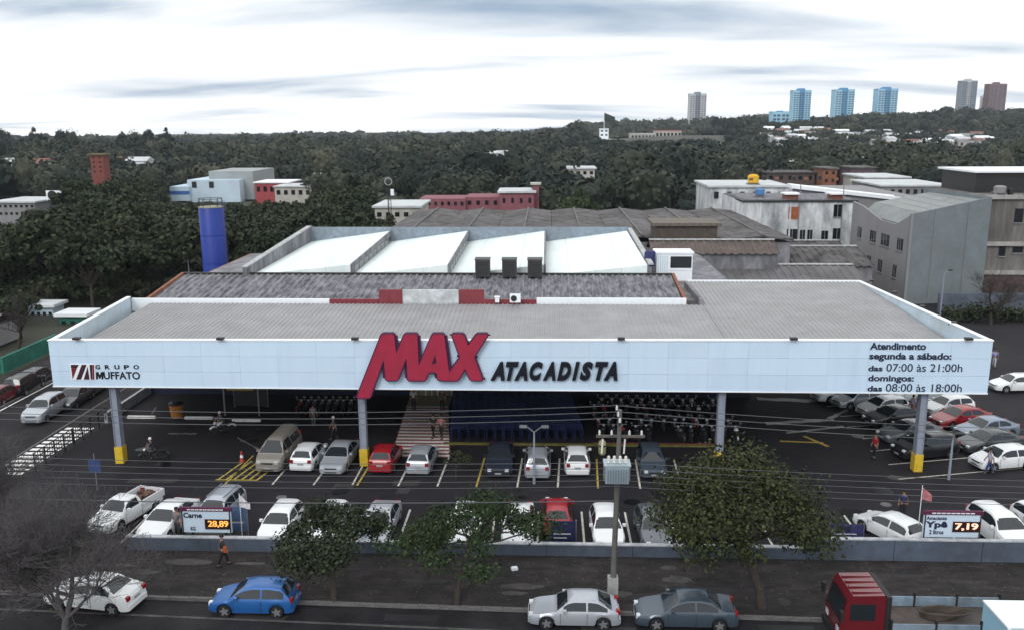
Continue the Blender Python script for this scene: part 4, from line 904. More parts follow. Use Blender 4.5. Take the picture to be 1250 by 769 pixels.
tower('brownish red apartment tower on the ridge, rightmost', 1205, 1230, 103, 143, 1050, M_TBROWN, M_TBROWN, 2, 19)
tower('slim low block between the grey and the brownish tower', 1196, 1204, 118, 143, 1090, M_TWHITE, M_TWHITE, 1, 10)
tower('low pale blue block left of the first blue tower', 942, 965, 137, 152, 960, M_TBLUE, M_TBLUE2, 2, 5)
# town houses: small, far, alike
def house(X, Y, w_, d_, h_, wm, rm, label, group, rz=0):
    z = terr(X, Y); t = thing('town_house', label, 'house', (X, Y, z), rz, group)
    MB().box(-w_/2, w_/2, -d_/2, d_/2, -1, h_).build('wall', wm, t)
    MB().poly([[(-d_/2-.5, h_), (d_/2+.5, h_), (0, h_+d_*.22)]], lambda u, v, tt: (tt, u, v), -w_/2-.5, w_/2+.5).build('roof', rm, t)
    for k in (-.25, .25): MB().box(k*w_-.8, k*w_+.8, -d_/2-.06, -d_/2-.004, h_*.35, h_*.75).build('window', M_DARK, t)
random.seed(9)
RM = [M_ROOFL, mat('far_tile', (.2, .09, .07), var=.3), M_TRIM, M_GREYL]; WMm = [M_TRIM, M_CREAM, M_WW, M_ROOFL]
for i in range(84):
    px = random.uniform(922, 1195); Y = random.uniform(640, 760); house(AXY(px, Y), Y, random.uniform(5, 10), random.uniform(5, 8), random.uniform(3.5, 6.5), random.choice(WMm), random.choice(RM), 'small pale house of the town below the three blue towers', 'town houses on the right slope', random.uniform(-.4, .4))
for i in range(14):
    px = random.uniform(678, 700); Y = random.uniform(600, 760)
    if 683 < px < 692: px += 9
    house(AXY(px, Y), Y, random.uniform(7, 11), 8, random.uniform(4, 6), random.choice(WMm), random.choice(RM), 'small house beside the pale road climbing the hill', 'houses along the hill road', random.uniform(-.4, .4))
for k, (px, Y) in enumerate(((488, 395), (517, 390), (528, 420), (560, 445), (600, 510), (615, 515), (646, 500), (500, 370), (575, 445), (400, 322), (415, 325), (425, 318), (635, 510))):
    house(AXY(px, Y), Y, 7, 6, 5.5, M_TRIM if k % 2 else M_CREAM, M_ROOFL, 'small white house in the clearing among the central woods', 'houses in the central woods', random.uniform(-.4, .4))
for k, (px, Y) in enumerate(((970, 300), (985, 310), (1030, 330), (40, 325), (28, 322), (60, 324), (130, 345), (150, 344), (180, 346))):
    house(AXY(px, Y), Y, 8, 7, 8.5, M_TRIM, RM[k % 2], 'lone small house half sunk among dark trees', 'lone houses in the woods', random.uniform(-.4, .4))
cl = struct(MB().poly([[(AXY(480, 350), 350), (AXY(545, 350), 350), (AXY(535, 400), 400), (AXY(485, 400), 400)]], lambda u, v, t: (u, v, terr(u, v)+.4+t), -.05, 0).build('meadow', mat('meadow_green', (.05, .10, .03), var=.3, scale=.1)))
# civic buildings on the hill, with the flag
farblock('civic_building', 'long white low building below the flag on the hill', 726, 765, 171, 178, 700, 20, M_TRIM, M_ROOFL, (9, 1, .6, .4))
farblock('civic_building', 'pale two storey building right of the flag', 770, 800, 164, 178, 720, 20, M_CREAM, M_ROOFL, (7, 2, .6, .4))
farblock('civic_building', 'building with a red band roof on the hill', 800, 832, 160, 171, 750, 18, M_CREAM, mat('roof_red', (.38, .06, .06), var=.2), (7, 1, .6, .4))
farblock('civic_building', 'long flat beige building right of the red banded one', 812, 884, 172, 179, 690, 22, mat('far_beige', (.48, .46, .41), var=.15), M_ROOFL, (12, 1, .6, .35))
farblock('white_monument', 'small white tiered building under the flag', 732, 743, 158, 168, 720, 8, M_TRIM, M_TRIM, (2, 2, .5, .4))
px, Y = 735, 715; x = AXY(px, Y); zt = AY(px, 138, Y).z; t = thing('flagpole', 'tall flagpole with a dark flag above the white hill buildings', 'flagpole', (x, Y, terr(x, Y)))
MB().tube((0, 0, 0), (0, 0, zt-terr(x, Y)), .3, .15).build('pole', M_TRIM, t)
MB().grid([[(0, -.4+.4*math.sin(i*.9), zt-terr(x, Y)-(0 if j else 6)-i*.35) if i == 0 else (i*1.2, .5*math.sin(i*.9), zt-terr(x, Y)-(0 if j else 6)-i*.5) for j in (0, 1)] for i in range(8)]).build('flag', mat('flag_dark', (.02, .03, .02), var=.3), t)
# blue water tower
p = AY(261, 300, 100); BT = (p.x, 100, 0); t = thing('water_tower', 'tall bright blue cylindrical water tower behind the left canopy corner', 'water tower', BT)
M_BLUE = mat('tower_cobalt', (.008, .032, .26), rough=.45, var=.12, scale=.6)
zt = AY(261, 253.5, 100).z
MB().lathe([(1.38, 0), (1.38, zt-.05), (1.34, zt)], (0, 0, 0), 36).build('shell', M_BLUE, t, smooth=40)
MB().lathe([(1.42, zt), (1.42, zt+.1), (.3, zt+.22)], (0, 0, 0), 36).build('roof', mat('tank_top', (.25, .25, .2), var=.3), t)
rl = MB()
for k in range(10):
    a = k*.628; rl.tube((1.3*math.cos(a), 1.3*math.sin(a), zt+.08), (1.3*math.cos(a), 1.3*math.sin(a), zt+1.0), .035, n=4)
rl.path([(1.3*math.cos(k*.314), 1.3*math.sin(k*.314), zt+1.0) for k in range(21)], .035, 4); rl.path([(1.3*math.cos(k*.314), 1.3*math.sin(k*.314), zt+.55) for k in range(21)], .03, 4); rl.build('railing', M_DARK, t)
ld = MB()
for s in (-.22, .22): ld.tube((1.5, s, 0), (1.5, s, zt+.8), .03, n=4)
for k in range(40): ld.tube((1.5, -.22, .3*k+.3), (1.5, .22, .3*k+.3), .02, n=4)
ld.build('ladder', mat('ladder_blue', (.05, .07, .22), var=.1), t)
for z in (3.2, 6.4, 9.6): MB().lathe([(1.385, z), (1.40, z+.02), (1.40, z+.1), (1.385, z+.12)], (0, 0, 0), 36).build('seam_ring', M_BLUE, t)
# antenna mast
p = AY(476, 275, 140); t = thing('antenna_mast', 'slim lattice antenna mast with a ring on top behind the old warehouse', 'antenna', (p.x, 140, 0)); zt = AY(476, 222, 140).z
ms = MB()
for k in range(3): a = k*2.09; ms.tube((.4*math.cos(a), .4*math.sin(a), 0), (.25*math.cos(a), .25*math.sin(a), zt), .05, n=4)
for k in range(24):
    z = k*zt/24
    for j in range(3): a = j*2.09; b_ = (j+1)*2.09; ms.tube((.38*math.cos(a), .38*math.sin(a), z), (.38*math.cos(b_), .38*math.sin(b_), z+zt/24), .025, n=3)
ms.build('lattice', M_DARK, t); MB().path([(.55*math.cos(k*.4), -.2, zt+.55*math.sin(k*.4)) for k in range(17)], .09, 5).build('ring', mat('ring_grey', (.3, .33, .34), var=.1), t); MB().box(.3, .8, -.2, .2, zt-2.2, zt-1.2).build('antenna_box', M_TRIM, t)
# across the side street, left
M_TEAL = mat('teal_green_wall', (.02, .17, .125), var=.3, scale=1.2, dirt=(.03, .07, .06), damt=.6)
a = G(2, 452); b_ = G(53, 428)
gw = MB(); gw.bar((a.x-6, a.y-8, .75), (-49.3, a.y-8, .75), .2, 1.5); gw = MB().box(-49.6, -49.35, a.y-1, b_.y+1, 0, 1.5).build('green_wall', M_TEAL); tag(gw, 'low teal green wall along the far pavement of the side street', 'wall')
gw2 = MB().box(-62, -49.65, a.y-1, a.y-.75, 0, 1.5).build('green_wall', M_TEAL); tag(gw2, 'teal green wall return at the left edge, facing the street', 'wall')
def gable_house(name, label, x0, x1, y0, y1, ze, zr, wm, rm):
    O = ((x0+x1)/2, (y0+y1)/2, 0); t = bld(name, label, O); MB(O).box(x0, x1, y0, y1, 0, ze).build('wall', wm, t); ym = (y0+y1)/2
    ribroof_x(MB(O), x0-.4, x1+.4, y0-.5, ym, ze-.1, zr, pitch=.6).build('roof_slope', rm, t); ribroof_x(MB(O), x0-.4, x1+.4, ym, y1+.5, zr, ze-.1, pitch=.6).build('roof_slope', rm, t)
    for k in range(3):
        xx = x0+(x1-x0)*(.2+.3*k); wo = MB(O).box(xx-.5, xx+.5, y0-.05, y0-.004, 1.0, 2.1).build('window', M_GLASSD, t); MB(O).box(xx-.6, xx+.6, y0-.15, y0-.006, .88, .99).build('sill', M_TRIM, wo)
    return t
gable_house('small_house', 'small house with weathered grey roof behind the teal wall', -67, -56, 83, 90, 2.1, 3.2, M_GREYL, M_OLDR)
farblock('long_shelter', 'long low pale blue white roofed shelter behind the small house', 24, 64, 375, 394, 102, 2.5, M_BLUEW, M_TRIM, (6, 1, .5, .3))
farblock('teal_kiosk', 'teal kiosk with white roof beside the left canopy corner', 74, 104, 386, 405, 97, 2.5, M_TEAL, M_TRIM, (3, 1, .5, .3))
# small fittings on the neighbours
def ac_unit(label, loc, rz):
    t = thing('air_conditioner', label, 'air conditioner', loc, rz); MB().box(-.42, .42, -.16, .16, 0, .6).build('casing', M_TRIM, t); MB().lathe([(.02, 0), (.22, 0), (.22, .03), (.02, .03)], (-.1, -.19, .3), 12, 'Y').build('fan_grille', M_DARK, t); MB().box(-.4, .4, .0, .3, -.06, -.005).build('bracket', M_DARK, t)
for k, (f, z) in enumerate(((.88, 4.2), (.78, 4.0))):
    ac_unit('outdoor air conditioner on the side wall of the grey block, %s one' % ('rear', 'front')[k], (xa+(xc-xa)*f-.32, ya+(yc-ya)*f, z), -math.pi/2)
for x in (a0.x+8.2, a0.x+14.5): MB(WB).tube((x, WY-.1, 0), (x, WY-.1, zt-.1), .07, n=6).build('downpipe', M_GREYL, wb)
for f in (.3, .72): MB(GB).tube((xa+(xb_-xa)*f, ya+(yb-ya)*f-.09, 0), (xa+(xb_-xa)*f, ya+(yb-ya)*f-.09, zA+(zB-zA)*f-.2), .05, n=6).build('downpipe', M_GREYL, gb)
def tank(label, loc, mt):
    t = thing('roof_tank', label, 'tank', loc); MB().lathe([(.5, .12), (.7, .25), (.74, 1.0), (.5, 1.15), (.15, 1.2)], (0, 0, 0), 14).build('tank_shell', mt, t, smooth=40); MB().box(-.7, .7, -.7, .7, 0, .12).build('stand', M_CONC, t)
tank('blue round water tank on the flat roof of the weathered building', (a0.x+3.5, WY+5, 10.9), mat('tank_skyblue', (.08, .2, .42), var=.15)); tank('grey round water tank on the roof of the concrete block, right edge', (57, 114.6, czz(240)), M_GREYL)
for k in range(7):
    x = 17.5+2.6*k; MB(WB).box(a0.x+1.2+2.1*k, a0.x+1.7+2.1*k, WY+2+.7*(k % 3), WY+2.6+.7*(k % 3), zt+.33, zt+.7+.25*(k % 2)).build('roof_clutter', M_DARK if k % 2 else M_BRICKO, wb)
# ------------------------------------------------------------------ car park wall
M_WALLB = mat('slate_blue_wall', (.085, .11, .155), rough=.8, var=.22, scale=.7, dirt=(.045, .05, .06), dscale=.4, damt=.7)
M_COPE = mat('wall_coping', (.38, .40, .43), var=.4, scale=2)
WL = thing('car_park_wall', 'low slate blue wall with pale coping between car park and pavement', 'wall', (0, WALLY, 0))
def wall_seg(x0, x1, h):
    O = (0, WALLY, 0); w_ = MB(O).box(x0, x1, WALLY-.1, WALLY+.1, 0, h).build('wall_section', M_WALLB, WL)
    MB(O).box(x0-.01, x1+.01, WALLY-.14, WALLY+.14, h, h+.06).build('coping', M_COPE, w_)
xh = G(960, 680).x
for i in range(8): wall_seg(-22.2+4.45*i, -22.2+4.45*(i+1)-.02, .62 if i > 1 else .72)
x = -22.2+4.45*8
for i in range(9): wall_seg(x+.01, min(x+4.4, 60), 1.12); x += 4.42
# left boundary: white dwarf wall, dark railing
BW = thing('boundary_fence', 'dark railing on a dwarf wall between the side pavement and the car park', 'fence', (-33.3, 60, 0))
MB((-33.3, 60, 0)).box(-33.4, -33.15, 62.5, 80, 0, .8).build('dwarf_wall', M_COPE, BW)
for i in range(9): MB((-33.3, 60, 0)).box(-33.34, -33.26, 53+1.2*i, 53.08+1.2*i, 0, 1.25).build('post', M_DARK, BW)
for z in (.45, .85, 1.2): MB((-33.3, 60, 0)).box(-33.32, -33.28, 53, 62.6, z, z+.05).build('rail', M_DARK, BW)
for i in range(34): MB((-33.3, 60, 0)).box(-33.315, -33.285, 53.2+.28*i, 53.23+.28*i, .2, 1.2).build('bar', M_DARK, BW)
# ------------------------------------------------------------------ cars
M_TYRE = mat('tyre_rubber', (.014, .014, .015), rough=.85, var=.2); M_RIM = mat('alloy_rim', (.32, .33, .35), rough=.35, metal=.6, var=.1)
M_GLS = mat('car_glass', (.016, .021, .026), rough=.05, var=0, spec=.7); M_TAIL = mat('tail_lamp_red', (.25, .008, .01), rough=.2, var=0); M_HEAD = mat('head_lamp', (.62, .66, .7), rough=.1, var=0, spec=.8)
M_TRIMB = mat('black_plastic', (.018, .018, .02), rough=.6, var=.1); M_PLATE = mat('number_plate', (.35, .36, .38), var=.1)
def paint(n, c, metal=0.): return mat('paint_'+n, c, rough=.28, metal=metal, var=.04, scale=1, coat=.6)
P_ = dict(white=paint('white', (.72, .74, .76)), silver=paint('silver', (.42, .45, .50), .35), grey=paint('grey', (.13, .14, .16), .3), black=paint('black', (.012, .013, .016)), red=paint('red', (.30, .010, .016)),
          navy=paint('navy', (.025, .03, .05), .2), blue=paint('blue', (.02, .115, .36), .2), steel=paint('steel_blue', (.06, .085, .115), .3), teal=paint('teal', (.03, .08, .09), .2), maroon=paint('maroon', (.12, .012, .018)), beige=paint('beige', (.27, .25, .225), .2), bluegrey=paint('blue_grey', (.22, .27, .36), .35), darkgrey=paint('dark_grey', (.045, .05, .058), .2))
KIND = {
 'hatch': dict(L=3.9, W=1.68, out=[(0,.48),(.03,.60),(.22,.70),(.82,.86),(.98,.90),(1.60,1.34),(2.05,1.45),(2.9,1.45),(3.40,1.38),(3.74,1.0),(3.86,.82),(3.9,.48)], cowl=.98, rf=1.62, rr=3.38, rb=3.74, belt=.90),
 'oldhatch': dict(L=4.05, W=1.66, out=[(0,.5),(.03,.62),(.25,.72),(1.1,.84),(1.22,.87),(1.75,1.30),(2.0,1.37),(2.8,1.37),(3.1,1.32),(3.72,.93),(3.98,.84),(4.05,.5)], cowl=1.22, rf=1.76, rr=3.08, rb=3.72, belt=.87),
 'sedan': dict(L=4.45, W=1.74, out=[(0,.48),(.03,.60),(.28,.72),(1.05,.87),(1.18,.90),(1.88,1.34),(2.3,1.44),(2.85,1.44),(3.2,1.37),(3.78,1.0),(3.95,.97),(4.32,.93),(4.42,.80),(4.45,.48)], cowl=1.18, rf=1.9, rr=3.18, rb=3.78, belt=.92),
 'suv': dict(L=4.25, W=1.80, out=[(0,.55),(.03,.75),(.25,.88),(.95,1.0),(1.1,1.04),(1.68,1.52),(2.1,1.65),(3.3,1.64),(3.85,1.56),(4.1,1.08),(4.2,.92),(4.25,.55)], cowl=1.1, rf=1.7, rr=3.82, rb=4.1, belt=1.04),
 'wagon': dict(L=4.3, W=1.70, out=[(0,.5),(.03,.62),(.25,.72),(1.0,.87),(1.14,.9),(1.78,1.36),(2.2,1.46),(3.6,1.46),(3.95,1.4),(4.18,1.0),(4.27,.82),(4.3,.5)], cowl=1.14, rf=1.8, rr=3.92, rb=4.18, belt=.92),
 'van': dict(L=4.7, W=1.84, out=[(0,.55),(.04,.80),(.22,.95),(.62,1.10),(.72,1.14),(1.42,1.84),(1.75,1.94),(4.3,1.96),(4.5,1.9),(4.62,1.15),(4.68,1.0),(4.7,.55)], cowl=.72, rf=1.44, rr=4.5, rb=4.62, belt=1.14),
 'pickup': dict(L=4.6, W=1.70, out=[(0,.5),(.03,.64),(.25,.76),(1.0,.90),(1.12,.94),(1.7,1.40),(2.0,1.48),(2.45,1.48),(2.62,1.42),(2.72,.94),(2.76,.62),(4.55,.62),(4.6,.5)], cowl=1.12, rf=1.72, rr=2.58, rb=2.72, belt=.94),
}
def car_spec(kind):
    K = KIND[kind]; L, W = K['L'], K['W']; ox = [p[0] for p in K['out']]; oz = [p[1] for p in K['out']]; R = .355; fa, ra = .17*L+.1, L-.18*L
    top = lambda x: float(np.interp(x, ox, oz)); belt = lambda x: min(K['belt'], top(x)-.05)
    hw = lambda x: W/2*float(np.interp(x, [0, .12, .5, L-.5, L-.12, L], [.78, .91, 1, 1, .93, .84]))
    def bot(x):
        z = .22
        for a in (fa, ra):
            if abs(x-a) < R: z = max(z, .30+math.sqrt(R*R-(x-a)**2)*.98)
        return min(z, belt(x)-.1)
    def ring(x):
        w_, zb, zl, zt = hw(x), bot(x), belt(x), top(x); h = zt-zl; wb = w_-.05; wr = max(.3, wb-.42*h)
        return [(w_-.05, zb), (w_-.005, zb+.3*(zl-zb)), (w_, zb+.62*(zl-zb)), (wb, zl), (wr, zl+.86*h), (wr*.8, zl+.955*h), (wr*.4, zl+.99*h), (0, zt)]
    xs = sorted(set([round(v, 3) for v in ox]+[round(a+R*math.cos(t), 3) for a in (fa, ra) for t in np.linspace(0, math.pi, 11)]+[round(v, 2) for v in np.arange(.1, L, .2)]))
    rows = []
    cxm = L/2
    for x in xs:
        r = ring(x); rows.append([(cxm-x, y, z) for y, z in r]+[(cxm-x, -y, z) for y, z in r[-2::-1]])
    b = MB().grid(rows); n = len(rows[0])
    b.f.append(tuple(range(n))[::-1]); b.f.append(tuple((len(rows)-1)*n+k for k in range(n)))
    spec = [('body', b.mesh('body', 32), 'paint', None)]
    def sidepatch(x0, x1, sg, t0=.08, t1=.86):
        rows = []
        for x in np.linspace(x0, x1, 7):
            r = ring(x); p3, p4 = r[3], r[4]
            rows.append([(cxm-x, sg*(p3[0]+(p4[0]-p3[0])*t+.008), p3[1]+(p4[1]-p3[1])*t) for t in (t0, (t0+t1)/2, t1)])
        return MB().grid(rows)
    def toppatch(x0, x1, s=.93):
        rows = []
        for x in np.linspace(x0, x1, 6):
            r = ring(x); half = [(q[0]*s, q[1]) for q in r[4:]]
            sl = (top(x+.03)-top(x-.03))/.06; nl = math.hypot(sl, 1); o = (sl/nl*.01, 1/nl*.01)
            rows.append([(cxm-x+o[0], y, z+o[1]) for y, z in half]+[(cxm-x+o[0], -y, z+o[1]) for y, z in half[-2::-1]])
        return MB().grid(rows)
    spec.append(('windshield', toppatch(K['cowl']+.05, K['rf']-.03).mesh('windshield', 180), M_GLS, None))
    if kind == 'van': spec.append(('rear_window', MB().box(-L/2-.02, -L/2+.12, -.62, .62, 1.18, 1.7).mesh('rear_window'), M_GLS, None))
    else: spec.append(('rear_window', toppatch(K['rr']+.03, K['rb']-.03, .9).mesh('rear_window', 180), M_GLS, None))
    x0 = K['cowl']+.32; x1 = K['rb']-.22 if kind != 'van' else 2.5
    xm = (K['cowl']+K['rb'])/2+.12 if kind != 'van' else 1.55
    if kind == 'pickup': xm = x1
    for sg in (1, -1):
        spec.append(('side_window', sidepatch(x0, xm-.04, sg).mesh('side_window', 180), M_GLS, None))
        if kind != 'pickup': spec.append(('side_window', sidepatch(xm+.04, x1, sg).mesh('side_window', 180), M_GLS, None))
        if kind == 'van': spec.append(('side_window', sidepatch(2.6, 4.1, sg, .1, .7).mesh('side_window', 180), M_GLS, None))
    zt0 = oz[1]
    hl = MB()
    for sg in (1, -1):
        spec.append(('headlight', MB().box(L/2-.20, L/2+.012, min(sg*.42, sg*.64)*W/1.68, max(sg*.42, sg*.64)*W/1.68, zt0-.07, zt0+.06).mesh('headlight'), M_HEAD, None))
        zz = .74 if kind not in ('van', 'suv') else .95
        spec.append(('tail_light', MB().box(-L/2-.012, -L/2+.16, min(sg*.48, sg*.70)*W/1.68, max(sg*.48, sg*.70)*W/1.68, zz-.02, zz+.18 if kind != 'van' else zz+.5).mesh('tail_light'), M_TAIL, None))
        spec.append(('mirror', MB().box(L/2-K['cowl']-.45, L/2-K['cowl']-.30, min(sg*(W/2-.04), sg*(W/2+.14)), max(sg*(W/2-.04), sg*(W/2+.14)), K['belt']+.02, K['belt']+.15).mesh('mirror'), 'paint', None))
    spec.append(('bumper', MB().box(L/2-.10, L/2+.05, -.62*W/1.68, .62*W/1.68, .26, .47).mesh('bumper'), 'paint', None))
    spec.append(('bumper', MB().box(-L/2-.05, -L/2+.10, -.66*W/1.68, .66*W/1.68, .26, .50).mesh('bumper'), 'paint', None))
    spec.append(('grille', MB().box(L/2-.08, L/2+.02, -.36, .36, zt0-.10, zt0-.02).mesh('grille'), M_TRIMB, None))
    spec.append(('air_intake', MB().box(L/2, L/2+.055, -.4, .4, .29, .36).mesh('air_intake'), M_TRIMB, None))
    spec.append(('number_plate', MB().box(L/2+.04, L/2+.065, -.2, .2, .37, .46).mesh('number_plate'), M_PLATE, None))
    spec.append(('number_plate', MB().box(-L/2-.022, -L/2-.004, -.2, .2, .6, .72).mesh('number_plate'), M_PLATE, None))
    spec.append(('underbody', MB().box(-L/2+.12, L/2-.12, -W/2+.22, W/2-.22, .19, .62).mesh('underbody'), M_TRIMB, None))
    ty = MB().lathe([(.20, -.085), (.275, -.09), (.30, -.06), (.30, .06), (.275, .09), (.20, .085)], (0, 0, 0), 18, 'Y').mesh('wheel', 40)
    st = MB(); pts = []
    for k in range(20): a = k*math.pi/10; r_ = .205 if k % 4 < 2 else .12; pts.append((r_*math.cos(a), r_*math.sin(a)))
    st.poly([pts], lambda u, v, t: (u, t, v), -.1, .1); rm = st.mesh('rim')
    for xx in (L/2-fa, L/2-ra):
        for sg in (1, -1): spec.append(('wheel', ty, M_TYRE, (xx, sg*(W/2-.11), .30))); spec.append(('rim', rm, M_RIM, 'sub'))
    if kind == 'wagon':
        for sg in (1, -1): spec.append(('roof_rail', MB().bar((.3, sg*.5, 1.50), (-1.6, sg*.5, 1.50), .04, .05).mesh('roof_rail'), M_RIM, None))
    if kind == 'pickup':
        for sg in (1, -1): spec.append(('bed_side', MB().box(-L/2, L/2-2.78, min(sg*(W/2-.1), sg*(W/2-.01)), max(sg*(W/2-.1), sg*(W/2-.01)), .6, 1.02).mesh('bed_side'), 'paint', None))
        spec.append(('tailgate', MB().box(-L/2, -L/2+.07, -W/2+.11, W/2-.11, .6, 1.02).mesh('tailgate'), 'paint', None))
    # trim seams on the body: door gaps as thin dark strips
    for sg in (1, -1):
        for xx in ([xm, K['cowl']+.18] if kind != 'pickup' else [K['cowl']+.18, xm+.1]):
            r = ring(xx); y = sg*(r[2][0]+.003); spec.append(('door_gap', MB().box(L/2-xx-.008, L/2-xx+.008, min(y-.012, y+.002), max(y-.012, y+.002), max(.3, r[0][1]), r[3][1]-.06).mesh('door_gap'), M_TRIMB, None))
    return spec
SPECS = {k: car_spec(k) for k in KIND}
NCAR = 0
def car(kind, col, loc, head, label, group=None, name=None, z=0.0):
    """loc = centre on the ground, head = degrees the nose points to (0=+x, 90=+y away)"""
    nm = name or {'hatch': 'hatchback_car', 'oldhatch': 'hatchback_car', 'sedan': 'sedan_car', 'suv': 'suv_car', 'wagon': 'estate_car', 'van': 'van', 'pickup': 'pickup_truck'}[kind]
    t = thing(nm, label, {'van': 'van', 'pickup': 'pickup'}.get(kind, 'car'), (loc[0], loc[1], z), rad(head), group); last = None
    for pn, me, mt, pos in SPECS[kind]:
        m_ = P_[col] if mt == 'paint' else mt
        if pos == 'sub': link(pn, me, m_, last)
        else: last = link(pn, me, m_, t, pos or (0, 0, 0))
    return t
def end_on(kind, px, py, away, off=0.):                  # car whose near end stands at the pixel
    p = G(px, py); L = KIND[kind]['L']; return (p.x, p.y+L/2+off)
NOSE_TO_CAM, NOSE_AWAY = -90, 90
# middle row
for kind, col, px, py, hd, lb in (
    ('van', 'beige', 329, 579, -93, 'beige grey van with brownish roof facing the street, left end of the middle car row'),
    ('hatch', 'white', 369, 578, 87, 'white hatchback in the middle row, right of the beige van'),
    ('sedan', 'silver', 406, 582, -93, 'silver sedan with its bonnet to the street, left of the canopy column'),
    ('hatch', 'red', 465, 580, 88, 'bright red hatchback in the middle row right of the canopy column'),
    ('hatch', 'silver', 511, 582, 88, 'silver hatchback in the middle row in front of the striped crossing'),
    ('sedan', 'navy', 608, 585, -90, 'dark navy sedan in the middle row in front of the nested trolleys'),
    ('wagon', 'silver', 656, 587, 90, 'silver estate with roof rails in the middle row, right of the navy sedan'),
    ('hatch', 'white', 705, 583, 90, 'white hatchback in the middle row, left of the transformer'),
    ('hatch', 'steel', 799, 587, -90, 'steel blue hatchback in the middle row, right of the transformer')):
    car(kind, col, end_on(kind, px, py, True), hd, lb, 'cars of the middle row')
# front row along the wall
WR = [('sedan', 'white', 191, -97, 'white sedan against the wall beside the left price trailer, window open'),
      ('wagon', 'silver', 244, -96, 'silver estate with roof rails behind the left price trailer'),
      ('hatch', 'white', 336, -92, 'white car against the wall, half hidden by the low dark tree, left of it'),
      ('hatch', 'white', 397, -92, 'white car mostly hidden behind the low dark tree'),
      ('sedan', 'silver', 459, -92, 'silver sedan against the wall right of the low dark tree'),
      ('hatch', 'white', 566, -90, 'white car against the wall behind the forked tree'),
      ('sedan', 'white', 632, -90, 'white sedan behind the forked tree, left of the red car'),
      ('hatch', 'white', 741, -88, 'white hatchback against the wall directly behind the utility pole'),
      ('hatch', 'grey', 798, -87, 'grey hatchback with pale bonnet against the wall, right of the utility pole'),
      ('sedan', 'darkgrey', 868, -87, 'dark car hidden under the big olive tree, by the wall')]
for kind, col, px, hd, lb in WR:
    x = G(px, 662).x; off = 1.55 if px == 244 else .22; car(kind, col, (x, WALLY+off+KIND[kind]['L']/2), hd, lb, 'cars along the front wall')
p = G(678, 655); car('hatch', 'red', (p.x+.1, WALLY+3.9), 90, 'red car behind the navy banner in the front row', 'cars along the front wall')
p = G(1091, 662); car('hatch', 'white', (p.x, WALLY+2.6), 118, 'white hatchback parked obliquely left of the right price trailer', 'cars along the front wall')
p = G(1221, 660); car('suv', 'white', (p.x, WALLY+2.4), -84, 'white high car facing the street right of the right price trailer', 'cars along the front wall')
p = G(1250, 655); car('hatch', 'white', (p.x+1.2, WALLY+3.2), -82, 'white car cut by the right picture edge, by the wall', 'cars along the front wall')
p = G(150, 652); pk = car('pickup', 'white', (p.x-.7, p.y+2.0), -104, 'white pickup with brown load, beside the bare trees in the front row', 'cars along the front wall')
ld = MB()
random.seed(4)
for k in range(14): x = -2.1+random.random()*1.5; y = random.uniform(-.6, .6); s = random.uniform(.1, .2); ld.box(x-s*1.6, x+s*1.6, y-s, y+s, .63, .7+random.random()*.2)
o = ld.build('cargo_load', mat('brown_load', (.10, .055, .04), var=.5, scale=3)); o.location = pk.location; o.rotation_euler = pk.rotation_euler; tag(o, 'brown rubble load in the bed of the white pickup', 'load')
# right-hand car park, two oblique rows
RR = [('sedan', 'white', 1024, 487, 196, 'white car at the far end of the right inner row, under the hours text'), ('hatch', 'silver', 1046, 495, 197, 'silver hatchback second from the far end of the right inner row'),
      ('hatch', 'white', 1077, 505, 197, 'white hatchback with open bonnet line in the right inner row, above a black car'), ('sedan', 'black', 1090, 517, 197, 'black sedan in the right inner row below the white hatchback'),
      ('sedan', 'grey', 1109, 536, 197, 'dark silver sedan in the right inner row, left of the last canopy column'), ('suv', 'black', 1128, 556, 196, 'black suv at the near end of the right inner row beside the canopy column'),
      ('hatch', 'teal', 1152, 492, 197, 'dark green car at the far end of the right outer row'), ('hatch', 'white', 1156, 504, 197, 'white hatchback in the right outer row above the red car'),
      ('sedan', 'red', 1171, 518, 197, 'red sedan in the right outer row'), ('sedan', 'bluegrey', 1203, 532, 196, 'blue grey sedan in the right outer row below the red one'),
      ('sedan', 'darkgrey', 1206, 548, 196, 'dark grey sedan in the right outer row above the last white car'), ('hatch', 'white', 1222, 569, 193, 'white hatchback at the near end of the right outer row'),
      ('hatch', 'white', 1238, 476, 185, 'white hatchback beyond the right end of the canopy'), ('suv', 'black', 1062, 488, 197, 'black suv half hidden under the hours text, far end of the right car park'),
      ('hatch', 'white', 1105, 488, 197, 'white car tucked under the canopy edge between the two right rows')]
for kind, col, px, py, hd, lb in RR:
    p = G(px, py); car(kind, col, (p.x, p.y), hd, lb, 'cars of the right-hand car park')
# street in front
for kind, col, px, py, hd, lb in (('sedan', 'white', 106, 748, 171, 'white sedan on the street below the bare tree'), ('hatch', 'blue', 305, 754, 180, 'bright blue hatchback parked at the kerb'),
    ('oldhatch', 'silver', 701, 769, 180, 'pale silver two door hatchback parked at the kerb by the utility pole'), ('sedan', 'steel', 839, 771, 180, 'steel blue sedan parked at the kerb behind the silver hatchback')):
    p = G(px, py, -.12); car(kind, col, (p.x, p.y+KIND[kind]['W']/2), hd, lb, 'cars parked on the front street', z=-.13)
